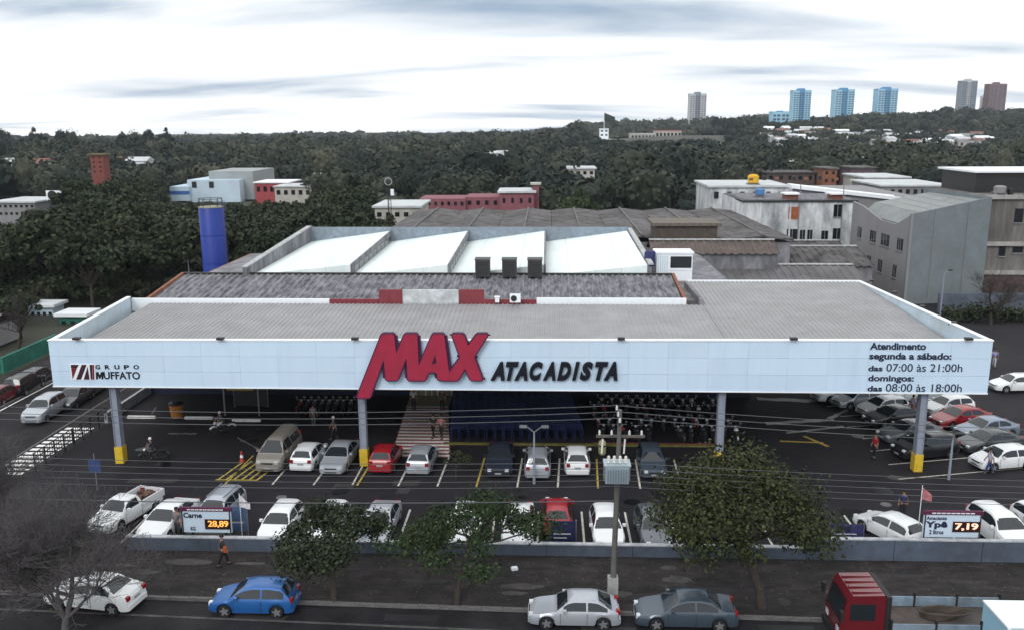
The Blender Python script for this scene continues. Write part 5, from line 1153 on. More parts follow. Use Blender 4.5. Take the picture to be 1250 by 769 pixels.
# side street
for kind, col, px, py, hd, lb in (('suv', 'silver', 56, 508, -88, 'silver pickup like suv coming along the side street'), ('sedan', 'darkgrey', 92, 492, -88, 'dark car behind the silver one in the side street'), ('van', 'grey', 108, 481, -88, 'grey van under the canopy corner in the side street'),
    ('suv', 'black', 31, 477, 92, 'black suv parked on the far side of the side street'), ('hatch', 'maroon', 4, 489, 92, 'dark red car at the left edge in the side street'), ('hatch', 'darkgrey', 47, 466, 92, 'dark hatchback beyond the black suv in the side street')):
    p = G(px, py, -.12); car(kind, col, (p.x, p.y), hd, lb, 'cars in the side street', z=-.125)
# ------------------------------------------------------------------ red truck with dropside bed
def truck():
    rf = G(1048, 712, 2.62); T = (rf.x, rf.y, -.13); t = thing('flatbed_truck', 'red cab-over truck with pale blue dropside bed, lower right', 'truck', T)
    R_ = paint('truck_red', (.125, .010, .016)); B_ = mat('pale_blue_board', (.22, .30, .38), var=.3, scale=1.5, dirt=(.10, .11, .12), damt=.7)
    cab = MB(); pr = [(-1.0, .55), (-1.0, 1.45), (-.72, 2.55), (-.55, 2.72), (.78, 2.76), (.84, 2.6), (.84, .55)]
    cab.poly([pr], lambda u, v, tt: (u, tt, v), -1.0, 1.0); cb_ = cab.build('cab', R_, t)
    for k in range(4): MB().box(-.5, .75, -.75+.45*k, -.60+.45*k, 2.745, 2.79).build('roof_rib', R_, cb_)
    MB().add([(-.985, -.86, 1.53), (-.985, .86, 1.53), (-.755, .80, 2.43), (-.755, -.80, 2.43)], [(0,1,2,3)]).build('windshield', M_GLS, cb_).location = (-.03, 0, 0)
    for s in (1, -1):
        MB().box(-.62, .42, min(s*1.0, s*1.012), max(s*1.0, s*1.012), 1.6, 2.35).build('side_window', M_GLS, cb_)
        m_ = MB(); m_.box(-1.12, -1.0, min(s*1.1, s*1.35), max(s*1.1, s*1.35), 1.7, 2.15); m_.bar((-.9, s*1.0, 2.1), (-1.05, s*1.15, 2.1), .04, .04); m_.build('mirror', M_TRIMB, t)
    MB().box(.84, 1.05, -1.05, 1.05, .8, 2.72).build('headboard', M_TRIMB, t)
    MB().box(1.08, 6.6, -1.15, 1.15, .95, 1.08).build('bed_floor', mat('bed_brown', (.09, .07, .062), var=.5, scale=1.2, dirt=(.05, .05, .05), damt=.7), t)
    for s in (1, -1):
        for k in range(3): MB().box(1.1+1.85*k, 2.88+1.85*k, min(s*1.10, s*1.16), max(s*1.10, s*1.16), 1.1, 1.55).build('side_board', B_, t)
        for k in range(4): MB().box(1.03+1.85*k, 1.11+1.85*k, min(s*1.08, s*1.19), max(s*1.08, s*1.19), 1.05, 1.75).build('stake', M_TRIMB, t)
    MB().box(-.9, 6.5, -.4, .4, .5, .9).build('chassis', M_TRIMB, t)
    ty = MB().lathe([(.26, -.13), (.42, -.14), (.46, -.1), (.46, .1), (.42, .14), (.26, .13)], (0, 0, 0), 20, 'Y').mesh('wheel', 40); rm = MB().lathe([(.05, -.145), (.24, -.14), (.24, .14), (.05, .145)], (0, 0, 0), 16, 'Y').mesh('rim', 40)
    for x in (-.1, 5.0):
        for s in (1, -1): w_ = link('wheel', ty, M_TYRE, t, (x, s*.88, .46)); link('rim', rm, M_RIM, w_)
    MB().box(-1.12, -.98, -1.0, 1.0, .45, .8).build('bumper', M_TRIMB, t)
    for s in (-.7, .7): MB().box(-1.02, -.99, s-.16, s+.16, .92, 1.16).build('headlight', M_HEAD, t)
    o = MB(); random.seed(3)
    for k in range(7): o.path([(3.6+.7*math.cos(a)*(1+.1*k % 3)+.05*k, .3+.4*math.sin(a), 1.12+.04*k) for a in np.linspace(0, 6, 12)], .04, 5)
    rp = o.build('rope_coil', mat('rope_brown', (.06, .045, .035), var=.4)); rp.location = T; tag(rp, 'dark coil of rope lying on the truck bed', 'rope')
truck()
# box body of a parked vehicle at the lower right corner
p = G(1201, 733, 2.5); T = (p.x+2.2, p.y-1.0, -.13)
t = thing('box_trailer', 'pale blue box trailer cut by the lower right corner', 'trailer', T); BX = mat('pale_sky_panel', (.30, .52, .66), rough=.5, var=.12, scale=.7, dirt=(.2, .34, .44), damt=.5)
MB().box(-2.2, 1.6, -1.0, 1.0, .6, 2.58).build('box_body', BX, t)
for s in (-2.22, 1.5): MB().box(s, s+.12, -1.04, -.98, .55, 2.62).build('corner_post', M_TRIM, t)
MB().box(-2.23, 1.63, -1.03, 1.03, 2.58, 2.66).build('roof_frame', M_TRIM, t)
for x in (-1.2, .6): w_ = link('wheel', MB().lathe([(.2, -.1), (.33, -.1), (.35, 0), (.33, .1), (.2, .1)], (0, 0, 0), 16, 'Y').mesh('wheel'), M_TYRE, t, (x, -.95, .35))
# ------------------------------------------------------------------ price trailers
M_LED = mat('led_board', (.03, .008, .006), rough=.3, var=.2); M_LEDA = mat('led_amber', (.95, .48, .10), var=0, emit=.8); M_LEDR = mat('led_pale', (.95, .62, .45), var=0, emit=.8)
M_BOARD = mat('sign_board_white', (.58, .70, .82), rough=.5, var=.06); M_STRIP = mat('sign_strip_plum', (.09, .015, .05), var=.2)
def price_trailer(label, box, lines, led, ledtxt, ledm, tilt=0):
    (p0, y0, p1, y1) = box; Y = WALLY+.45; a = AY(p0, y1, Y); b_ = AY(p1, y0, Y); T = ((a.x+b_.x)/2, Y+.5, 0); t = thing('price_sign_trailer', label, 'sign', T)
    bd = MB(T).box(a.x, b_.x, Y, Y+.12, a.z, b_.z).build('sign_board', M_BOARD, t)
    MB(T).box(a.x-.06, b_.x+.06, Y-.03, Y+.15, b_.z+.005, b_.z+.2).build('header_strip', M_STRIP, t)
    for k in range(9):
        x = a.x+.35+(b_.x-a.x-.7)*k/9; MB(T).box(x, x+(b_.x-a.x)*.07, Y-.036, Y-.031, b_.z+.07, b_.z+.13).build('header_mark', M_TRIM, t)
    for s in (a.x+.02, b_.x-.08): MB(T).box(s, s+.06, Y-.03, Y-.002, a.z-.02, b_.z).build('board_frame', M_DARK, t)
    for txt, u0, v0, u1, v1, bl in lines: put_text(txt, (u0, v0), (u1, v1), bold=bl, mt=M_INK, Y=Y-.012, depth=.008, parent=bd, off=T)
    l0 = AY(led[0], led[3], Y); l1 = AY(led[2], led[1], Y)
    lb = MB(T).box(l0.x, l1.x, Y-.05, Y-.002, l0.z, l1.z).build('price_display', M_LED, t)
    put_text(ledtxt, (led[0]+3, led[3]-1.6), (led[2]-2.5, led[1]+2), bold=0., fat=.04, mt=ledm, Y=Y-.066, depth=.008, name='price_digits', parent=lb, off=T)
    MB(T).box(a.x+.1, b_.x-.1, Y+.15, Y+.75, .45, .6).build('trailer_frame', M_DARK, t)
    for s in (.3, -.3): MB(T).box(T[0]+s*3, T[0]+s*3+.1, Y+.13, Y+.25, .5, b_.z-.2).build('upright', M_DARK, t)
    for s in (a.x+.6, b_.x-.7): MB(T).box(s, s+.1, Y+.2, Y+.3, 0, .45).build('jack_leg', M_DARK, t)
    tw_ = MB().lathe([(.18, -.08), (.27, -.08), (.28, 0), (.27, .08), (.18, .08)], (0, 0, 0), 14, 'X').mesh('wheel')
    for s in (-.9, .9): link('wheel', tw_, M_TYRE, t, (s, 0, .28))
price_trailer('white price board trailer reading 28,89 with amber digits, behind the wall on the left', (223, 624, 281, 649), [('Carne', 224, 631.5, 246, 625.5, .03), ('KG', 233, 647, 238.5, 642.5, .02)], (251, 633.5, 281, 645), '28,89', M_LEDA)
b1 = AY(224, 639, WALLY+1.13)
price_trailer('white price board trailer reading Ypê 7,19 with glowing digits, behind the right wall', (1126, 628.5, 1199, 655), [('Amaciante', 1131, 634, 1156, 630, .02), ('Ypê', 1129, 645.5, 1157, 636, .04), ('2 litros', 1134, 651.5, 1152, 646.5, .02)], (1162, 636.5, 1197, 648.5), '7,19', M_LEDR)
# blue screen trailer next to the left price board, banners on the wall
def banner(label, p0, p1, y0, y1, Y, mt, txt=None, bars=2):
    a = AY(p0, y1, Y); b_ = AY(p1, y0, Y); T = ((a.x+b_.x)/2, Y, 0); t = thing('banner', label, 'banner', T)
    bd = MB(T).box(a.x, b_.x, Y, Y+.04, max(a.z, .3), b_.z).build('cloth', mt, t)
    for s in (a.x-.04, b_.x-.02): MB(T).box(s, s+.06, Y+.041, Y+.10, 0, b_.z+.05).build('post', M_RIM, t)
    h = b_.z-max(a.z, .3); w_ = b_.x-a.x
    if txt:
        me = text_mesh(txt, h*.42, bold=.01, depth=.006)
        for v in me.vertices: v.co = (v.co.x, -v.co.z, v.co.y)
        link('sign_text', me, M_TRIM, bd, (a.x+w_*.12-T[0], -.012, max(a.z, .3)+h*.5))
    for k in range(bars): MB(T).box(a.x+w_*.12, a.x+w_*(.8-.15*k), Y-.012, Y-.002, max(a.z, .3)+h*(.34-.2*k), max(a.z, .3)+h*(.40-.2*k)).build('print_line', M_ROOFL, bd)
    return t
M_BNAVY = mat('banner_navy', (.012, .016, .065), var=.2)
banner('navy banner with white print below the red car', 672, 703, 636, 660, WALLY+.9, M_BNAVY)
banner('navy banner reading Vaga under the big olive tree', 846, 875, 656, 671, WALLY+.5, M_BNAVY, 'Vaga', 1)
banner('deep blue banner right of the big olive tree, left of the oblique white hatchback', 1012, 1055, 640, 658, WALLY+.6, mat('banner_violet', (.025, .022, .10), var=.25), None, 2)
banner('pale and navy banner at the trunk of the big olive tree', 896, 922, 660, 673, WALLY+.5, mat('banner_pale', (.20, .24, .33), var=.4, scale=4), None, 1)
banner('blue panel stand with lit pale lower half, right of the left price trailer', 281, 300, 618, 652, WALLY+1.6, mat('screen_blue', (.07, .12, .22), var=.4, scale=3), None, 1)
banner('pale board with dark header behind the low dark tree, left of the silver sedan', 420, 452, 629, 652, WALLY+.5, M_BOARD, None, 0)
# small flags
def flag(label, px, py, col, col2):
    Y = WALLY+1.4; p = AY(px, py, Y); t = thing('feather_flag', label, 'flag', (p.x, Y, 0)); MB().tube((0, 0, 0), (0, 0, p.z+.1), .02).build('pole', M_TRIM, t)
    MB().grid([[(.06*0+i*.11, .05*math.sin(i*1.3), p.z-(.0 if j == 0 else (.7-.07*i))-.09*i) for j in (0, 1)] for i in range(6)]).build('cloth', mat(col2, col, var=.4, scale=6), t)
flag('small white flag beside the left price trailer', 292, 604, (.7, .68, .72), 'flag_white'); flag('small pink and white flag above the right price trailer', 1126, 594, (.45, .16, .18), 'flag_pink')
# ------------------------------------------------------------------ utility pole, transformer, wires
b = G(747.5, 733); PB = (b.x, b.y, 0); PH = AY(757, 500, b.y).z
M_POLE = mat('pole_concrete', (.11, .107, .104), var=.3, scale=2); M_WIRE = mat('cable_grey', (.085, .09, .10), rough=.5, var=.1); M_INS = mat('insulator_pale', (.62, .62, .6), rough=.3, var=.1)
up_ = thing('utility_pole', 'grey concrete utility pole with crossarms in front of the parked white hatchback', 'utility pole', PB)
ptop = AY(757, 500, b.y); dxp = ptop.x-b.x
MB().path([(0, 0, -.2), (dxp*.3, 0, PH*.3), (dxp, 0, PH)], [.155, .135, .095], 10).build('pole', M_POLE, up_, smooth=50)
MB().box(-.24, .24, -.22, .22, 0, 1.25).build('plinth', mat('pale_plinth', (.30, .32, .31), var=.3, scale=2), up_)
zA1 = PH-.35
ca = MB(); ca.bar((dxp-.08, -.95, zA1), (dxp-.08, .95, zA1), .09, .11); ca.build('crossarm', M_DARK, up_)
zA2 = AY(752, 533, b.y).z
MB().bar((-1.05+dxp, .1, zA2), (1.15+dxp, .1, zA2), .09, .11).build('crossarm', mat('weathered_wood', (.10, .09, .085), var=.4, scale=4), up_)
INS = [(dxp-.08, -.9, zA1), (dxp-.08, -.05, zA1), (dxp-.08, .85, zA1)]
im = MB().lathe([(.03, 0), (.06, .04), (.035, .08), (.065, .12), (.035, .16), (.05, .2), (.02, .24)], (0, 0, 0), 10).mesh('insulator', 60)
for q in INS: link('insulator', im, M_INS, up_, (q[0], q[1], q[2]+.05))
for k in (-.9, -.35, .45, 1.0): link('insulator', im, M_INS, up_, (k+dxp, .1, zA2+.05))
fz = MB(); 
for k in (-.75, .25): fz.tube((k+dxp, .02, zA2-.1), (k+dxp-.05, -.1, zA2-.75), .04)
fz.build('fuse_cutout', M_INS, up_)
tr = AY(753, 576, b.y-.75); TZ = tr.z
t = thing('transformer', 'pale blue grey transformer tank with bushings hung on the utility pole', 'transformer', (tr.x, b.y-.65, TZ))
M_TR = mat('transformer_paint', (.34, .42, .47), rough=.4, var=.15, scale=2, dirt=(.2, .25, .29), damt=.5)
MB().box(-.52, .52, -.36, .36, -.45, .38).build('tank', M_TR, t); MB().box(-.6, .6, -.42, .42, .38, .44).build('lid', M_TR, t)
for k in range(9): MB().box(-.46+.115*k-.012, -.46+.115*k+.012, -.5, -.36, -.38, .28).build('radiator_fin', M_TR, t)
for s in (-.58, .58): MB().box(min(s, s*.9), max(s, s*.9), -.25, .25, -.36, .25).build('radiator_fin', M_RIM, t)
for k in (-.38, -.13, .13, .38): link('bushing', im, M_INS, t, (k, -.15, .44), scale=(1.5, 1.5, 1.5))
MB().box(-.1, .1, .36, .60, -.3, .3).build('hanger_bracket', M_DARK, t)
def wire(label, a, c, sag, r=.016):
    a = Vector(a); c = Vector(c); n = 24
    o = MB().path([a.lerp(c, i/n)-Vector((0, 0, sag*4*(i/n)*(1-i/n))) for i in range(n+1)], r, 4, False).build('power_line', M_WIRE); tag(o, label, 'wire', 'overhead wires along the street'); return o
XPL, XPR = b.x-38, b.x+38
WN = ['front', 'middle', 'rear']
for k, q in enumerate(INS):
    A = Vector((b.x+q[0], b.y+q[1], q[2]+.28))
    wire('upper power line left of the pole, %s one of three high wires' % WN[k], (XPL, b.y+q[1]+.9, A.z-.15), A, .55); wire('upper power line right of the pole, %s one of three high wires' % WN[k], A, (XPR, b.y+q[1]-1.6, A.z-.35), .55)
for k in range(5):
    z = AY(750, 562+7.2*k, b.y).z; nm = ['topmost', 'second', 'third', 'fourth', 'lowest'][k]
    A = Vector((b.x+dxp*.6, b.y-.2, z)); wire('low service wire left of the pole, %s of five' % nm, (XPL, b.y+.6, z-.05*k), A, .35, .013); wire('low service wire right of the pole, %s of five' % nm, A, (XPR, b.y-1.4, z-.1), .4, .013)
wire('thick slack cable left of the pole, below the service wires', (XPL, b.y+.6, 4.75), (b.x, b.y-.2, 5.15), .3, .025)
# lamps and thin posts
def lamp_post(label, px, pbase, ptop_, Y=None, arm=.9, double=False, white=False, globe=False):
    base = G(px, pbase) if Y is None else Vector((AXY(px, Y), Y, 0)); h = AY(px, ptop_, base.y).z; t = thing('lamp_post', label, 'lamp post', (base.x, base.y, 0))
    MB().path([(0, 0, 0), (0, 0, h*.6), (0, 0, h)], [.09, .07, .05], 8).build('pole', M_TRIM if white else M_STEEL, t)
    if globe: MB().lathe([(.02, -.3), (.22, -.22), (.32, 0), (.22, .22), (.02, .3)], (0, 0, h+.3), 14).build('globe', mat('lamp_globe', (.8, .84, .86), var=.05), t, smooth=180)
    else:
        for s in ((1, -1) if double else (1,)):
            am = MB().bar((0, 0, h), (s*arm, 0, h+.35), .06, .06).build('arm', M_RIM, t); MB().box(min(s*arm, s*(arm+.45)), max(s*arm, s*(arm+.45)), -.12, .12, h+.3, h+.42).build('lamp_head', M_RIM if double else M_DARK, am)
    return t
lamp_post('slim double armed lamp post in front of the nested trolleys', 652, 590, 527, arm=.45, double=True)
lamp_post('street lamp before the tall grey block on the right', 1147, 392, 334, arm=.4)
lamp_post('tall lamp post by the wood behind the left canopy', 151, 372, 300, Y=118, arm=.5)
lamp_post('white globe lamp at the left edge before the wood', 18, 340, 326, Y=118, globe=True); lamp_post('white globe lamp left of the blue water tower', 228, 340, 317, Y=112, globe=True)
lamp_post('thin grey post left of the last white car, right car park', 1158, 585, 535, arm=.1)
lamp_post('slim post by the left canopy corner', 116, 560, 473, Y=62, arm=.2)
p = G(119, 598); t = thing('street_sign', 'small blue sign on a thin post in the left car park corner', 'sign', (p.x, p.y, 0)); MB().tube((0, 0, 0), (0, 0, 2.4), .03).build('post', M_RIM, t); a = AY(112, 576, p.y); b_ = AY(127, 561, p.y); MB().box(-.38, .38, -.05, -.031, a.z, b_.z).build('sign_plate', mat('plate_blue', (.03, .06, .16), var=.3), t)
p = G(375, 285); 
t = thing('utility_pole', 'slim pale pole among the trees left of the saw-tooth roofs', 'utility pole', (AXY(375, 125), 125, 0)); zt = AY(375, 270, 125).z; MB().path([(0, 0, 0), (0, 0, zt)], [.16, .1], 8).build('pole', M_ROOFL, t); MB().box(-.8, .8, -.06, .06, zt-.5, zt-.38).build('crossarm', M_ROOFL, t)
# ------------------------------------------------------------------ nested trolleys
def trolley_mesh():
    mb = MB()
    for s in (-.26, .26):
        mb.bar((-.40, s, .55), (.42, s*.8, .62), .025, .025); mb.bar((-.40, s, .98), (.45, s*.85, .88), .03, .03); mb.bar((-.42, s, 1.0), (-.36, s, .14), .03, .03); mb.bar((-.36, s, .16), (.42, s*.8, .16), .03, .03)
        for k in range(4): x = -.3+.22*k; mb.bar((x, s, .55), (x, s, .96), .02, .02)
    mb.bar((.44, -.22, .62), (.44, .22, .62), .025, .025); mb.bar((.46, -.22, .88), (.46, .22, .88), .03, .03)
    for k in range(4): y = -.18+.12*k; mb.bar((-.4, y, .56), (.43, y, .62), .02, .02); mb.bar((.45, y, .6), (.46, y, .88), .02, .02)
    mb.bar((-.46, -.28, 1.02), (-.46, .28, 1.02), .05, .05)
    for x, s in ((-.33, .24), (-.33, -.24), (.38, .19), (.38, -.19)): mb.box(x-.06, x+.06, s-.02, s+.02, 0, .13)
    return mb.mesh('shopping_trolley')
tm = trolley_mesh(); M_TROL = mat('trolley_blue', (.024, .034, .115), rough=.4, var=.3, scale=3, orand=.5)
for r in range(15):
    for k in range(20):
        x = -6.5+.63*r+.05*(k % 2)*0; y = 59.7+.43*k
        o = link('shopping_trolley', tm, M_TROL, None, (x-.035*k, y, 0), (0, 0, math.pi/2+random.uniform(-.03, .03)))
        tag(o, 'dark blue shopping trolley nested in the long rows right of the striped crossing', 'trolley', 'nested shopping trolleys')
kb4 = struct(MB().box(-7.2, 12.5, 58.6, 58.85, 0, .12).build('trolley_kerb', mat('dull_yellow_kerb', (.12, .105, .025), var=.5, scale=2)))
struct(MB().box(3.3, 12.5, 58.9, 59.05, 0, .12).build('trolley_kerb', M_MAROON))
# ------------------------------------------------------------------ motorcycles
def moto_parts():
    w_ = MB().lathe([(.20, -.045), (.27, -.05), (.295, 0), (.27, .05), (.20, .045)], (0, 0, 0), 14, 'Y').mesh('wheel', 60)
    fr = MB(); fr.bar((-.62, 0, .3), (-.1, 0, .45), .09, .1); fr.box(-.22, .2, -.12, .12, .22, .52); fr.bar((.2, 0, .45), (.46, 0, .85), .07, .07); fr.path([(-.1, .13, .28), (-.5, .15, .3), (-.85, .16, .38)], .04, 6)
    fr.bar((.65, .07, .3), (.45, .07, .9), .035, .035); fr.bar((.65, -.07, .3), (.45, -.07, .9), .035, .035)
    tk = MB().lathe([(.02, -.3), (.12, -.26), (.165, -.05), (.15, .15), (.05, .28)], (.14, 0, .78), 10, 'X').mesh('tank', 180)
    st = MB(); st.box(-.75, -.1, -.13, .13, .72, .81); st.box(-.95, -.65, -.1, .1, .7, .76)
    hb = MB(); hb.path([(.3, -.36, 1.02), (.4, -.2, 1.0), (.44, 0, .96), (.4, .2, 1.0), (.3, .36, 1.02)], .018, 5)
    for s in (-1, 1): hb.bar((.36, s*.26, 1.0), (.38, s*.32, 1.18), .015, .015); hb.box(.36, .39, min(s*.27, s*.39), max(s*.27, s*.39), 1.16, 1.26)
    hl = MB().lathe([(.09, 0), (.1, .06), (.04, .14)], (.47, 0, .9), 10, 'X')
    mud = MB(); mud.path([(.40, 0, .58), (.55, 0, .66), (.75, 0, .62), (.90, 0, .5)], .06, 5); mud.path([(-.4, 0, .56), (-.6, 0, .64), (-.82, 0, .6), (-.98, 0, .45)], .065, 5)
    return w_, fr.mesh('frame'), tk, st.mesh('seat'), hb.mesh('handlebar'), hl.mesh('headlamp', 60), mud.mesh('mudguard', 60)
MP = moto_parts()
def motorcycle(loc, head, col, label, group=None):
    t = thing('motorcycle', label, 'motorcycle', (loc[0], loc[1], 0), rad(head), group)
    for x in (.66, -.64): link('wheel', MP[0], M_TYRE, t, (x, 0, .295))
    link('frame', MP[1], M_DARK, t); link('tank', MP[2], P_[col], t); link('seat', MP[3], M_TRIMB, t); link('handlebar', MP[4], M_RIM, t); link('headlamp', MP[5], M_HEAD, t); link('mudguard', MP[6], P_[col], t)
    return t
random.seed(12)
for r in range(4):
    for k in range(13):
        if random.random() < .1: continue
        x = 4.0+.78*k+random.uniform(-.1, .1)-.15*r; y = 59.9+2.35*r+random.uniform(-.15, .15)
        motorcycle((x, y), 90+random.uniform(-12, 12)+(180 if r % 2 else 0), random.choice(['black', 'black', 'red', 'grey', 'navy', 'white']), 'motorcycle parked in the dense rows under the canopy, right of the trolleys', 'parked motorcycles under the canopy')
for k in range(9):
    p = G(360+9*k, 512); motorcycle((p.x, p.y+1.5), 95+random.uniform(-10, 10), random.choice(['black', 'red', 'grey', 'navy']), 'motorcycle parked in the short row left of the striped crossing', 'parked motorcycles left of the crossing')
p = G(272, 529); motorcycle((p.x, p.y), 215, 'white', 'white motorcycle riding across the left car park')
p = G(188, 563); motorcycle((p.x, p.y), 200, 'black', 'black motorcycle with rider near the left canopy column')
# ------------------------------------------------------------------ kiosk, bin, clutter under the canopy
p0 = G(275, 507); p1 = G(317, 507); T = (p0.x, p0.y, 0); t = thing('trolley_shelter', 'white framed shelter with a yellow header under the left part of the canopy', 'shelter', T); w_ = p1.x-p0.x
for x in (0, w_):
    for y in (0, 2.2): MB().box(x-.05, x+.05, y-.05, y+.05, 0, 2.3).build('post', M_RIM, t)
MB().box(-.1, w_+.1, -.1, 2.3, 2.3, 2.4).build('shelter_roof', M_ROOFL, t); MB().box(.3, w_-.3, -.16, -.11, 2.1, 2.6).build('header', M_YELL, t); MB().box(0, w_, 2.1, 2.18, .1, 2.2).build('back_panel', M_DARK, t)
p = G(213, 511); t = thing('bin', 'tapered orange yellow bin under the left part of the canopy', 'bin', (p.x, p.y+.5, 0)); MB().lathe([(.42, 0), (.52, 1.0), (.55, 1.02)], (0, 0, 0), 14).build('bin_body', mat('bin_orange', (.42, .17, .03), var=.25, scale=4), t, smooth=50); MB().lathe([(.56, 1.02), (.56, 1.14), (.3, 1.3)], (0, 0, 0), 14).build('lid', M_DARK, t)
for k, (px, py, lb) in enumerate(((173, 510, 'pale concrete wheel stop at the left under the canopy'), (243, 511, 'pale concrete wheel stop right of the orange bin'), (301, 514, 'pale concrete wheel stop below the shelter'))):
    p = G(px, py); o = MB().box(-1.1, 1.1, -.1, .1, 0, .16).box(-1.05, 1.05, -.07, .07, .16, .2).build('wheel_stop', M_WHITEP); o.location = (p.x, p.y, 0); tag(o, lb, 'wheel stop')
p = G(290, 563); t = thing('traffic_cone', 'red and white marker on the yellow hatching left of the beige van', 'cone', (p.x+.3, p.y, 0)); MB().box(-.2, .2, -.2, .2, 0, .04).build('base', M_MAROON, t); MB().lathe([(.15, .04), (.04, .75)], (0, 0, 0), 12).build('cone_body', mat('cone_red', (.45, .06, .04), var=.2), t); MB().lathe([(.115, .3), (.085, .48)], (0, 0, 0), 12).build('white_band', M_TRIM, t)
for k, (px, py) in enumerate(((735, 548),)):
    p = G(px, py+6); t = thing('waste_bin', 'pale rounded litter bin right of the trolley kerb', 'bin', (p.x, p.y, 0)); MB().lathe([(.2, 0), (.27, .1), (.28, .75), (.22, .95), (.1, 1.02)], (0, 0, 0), 14).build('bin_body', mat('pale_yellow_bin', (.40, .38, .22), var=.25), t, smooth=50); MB().lathe([(.285, .6), (.285, .7)], (0, 0, 0), 14).build('band', M_DARK, t)
p = G(628, 695); o = MB().box(-.16, .16, -.11, .11, 0, .12).box(-.14, .14, -.09, .09, .12, .15).build('litter_box', M_TRIM); o.location = (p.x, p.y, .005); o.rotation_euler = (0, 0, .3); tag(o, 'small white box lying on the pavement below the forked tree', 'box')
# ------------------------------------------------------------------ people
SKIN = mat('skin', (.30, .16, .11), var=.1, scale=8, rough=.55)
def skin_obj(name, verts, edges, rs, mt, parent, root=0, sub=1):
    me = bpy.data.meshes.new(name); me.from_pydata(verts, edges, []); o = link(name, me, mt, parent)
    md = o.modifiers.new('skin', 'SKIN'); md.use_smooth_shade = True
    if not me.skin_vertices: me.skin_vertices.new()
    for i, r in enumerate(rs):
        d = me.skin_vertices[0].data[i]; d.radius = (r, r) if not hasattr(r, '__len__') else r; d.use_root = (i == root)
    sb = o.modifiers.new('sub', 'SUBSURF'); sb.levels = sub; sb.render_levels = sub
    return o
def hand_mesh():
    mb = MB(); mb.box(-.018, .018, -.04, .04, -.09, .01)
    for k, (y, L) in enumerate(((-.03, .065), (-.01, .08), (.012, .075), (.032, .06))): mb.path([(0, y, -.085), (.006, y, -.085-L*.5), (.022, y, -.085-L)], [.009, .0085, .006], 5)
    mb.path([(0, -.04, -.02), (.012, -.07, -.05), (.02, -.075, -.085)], [.011, .01, .007], 5); return mb.mesh('hand', 60)
HM = hand_mesh()
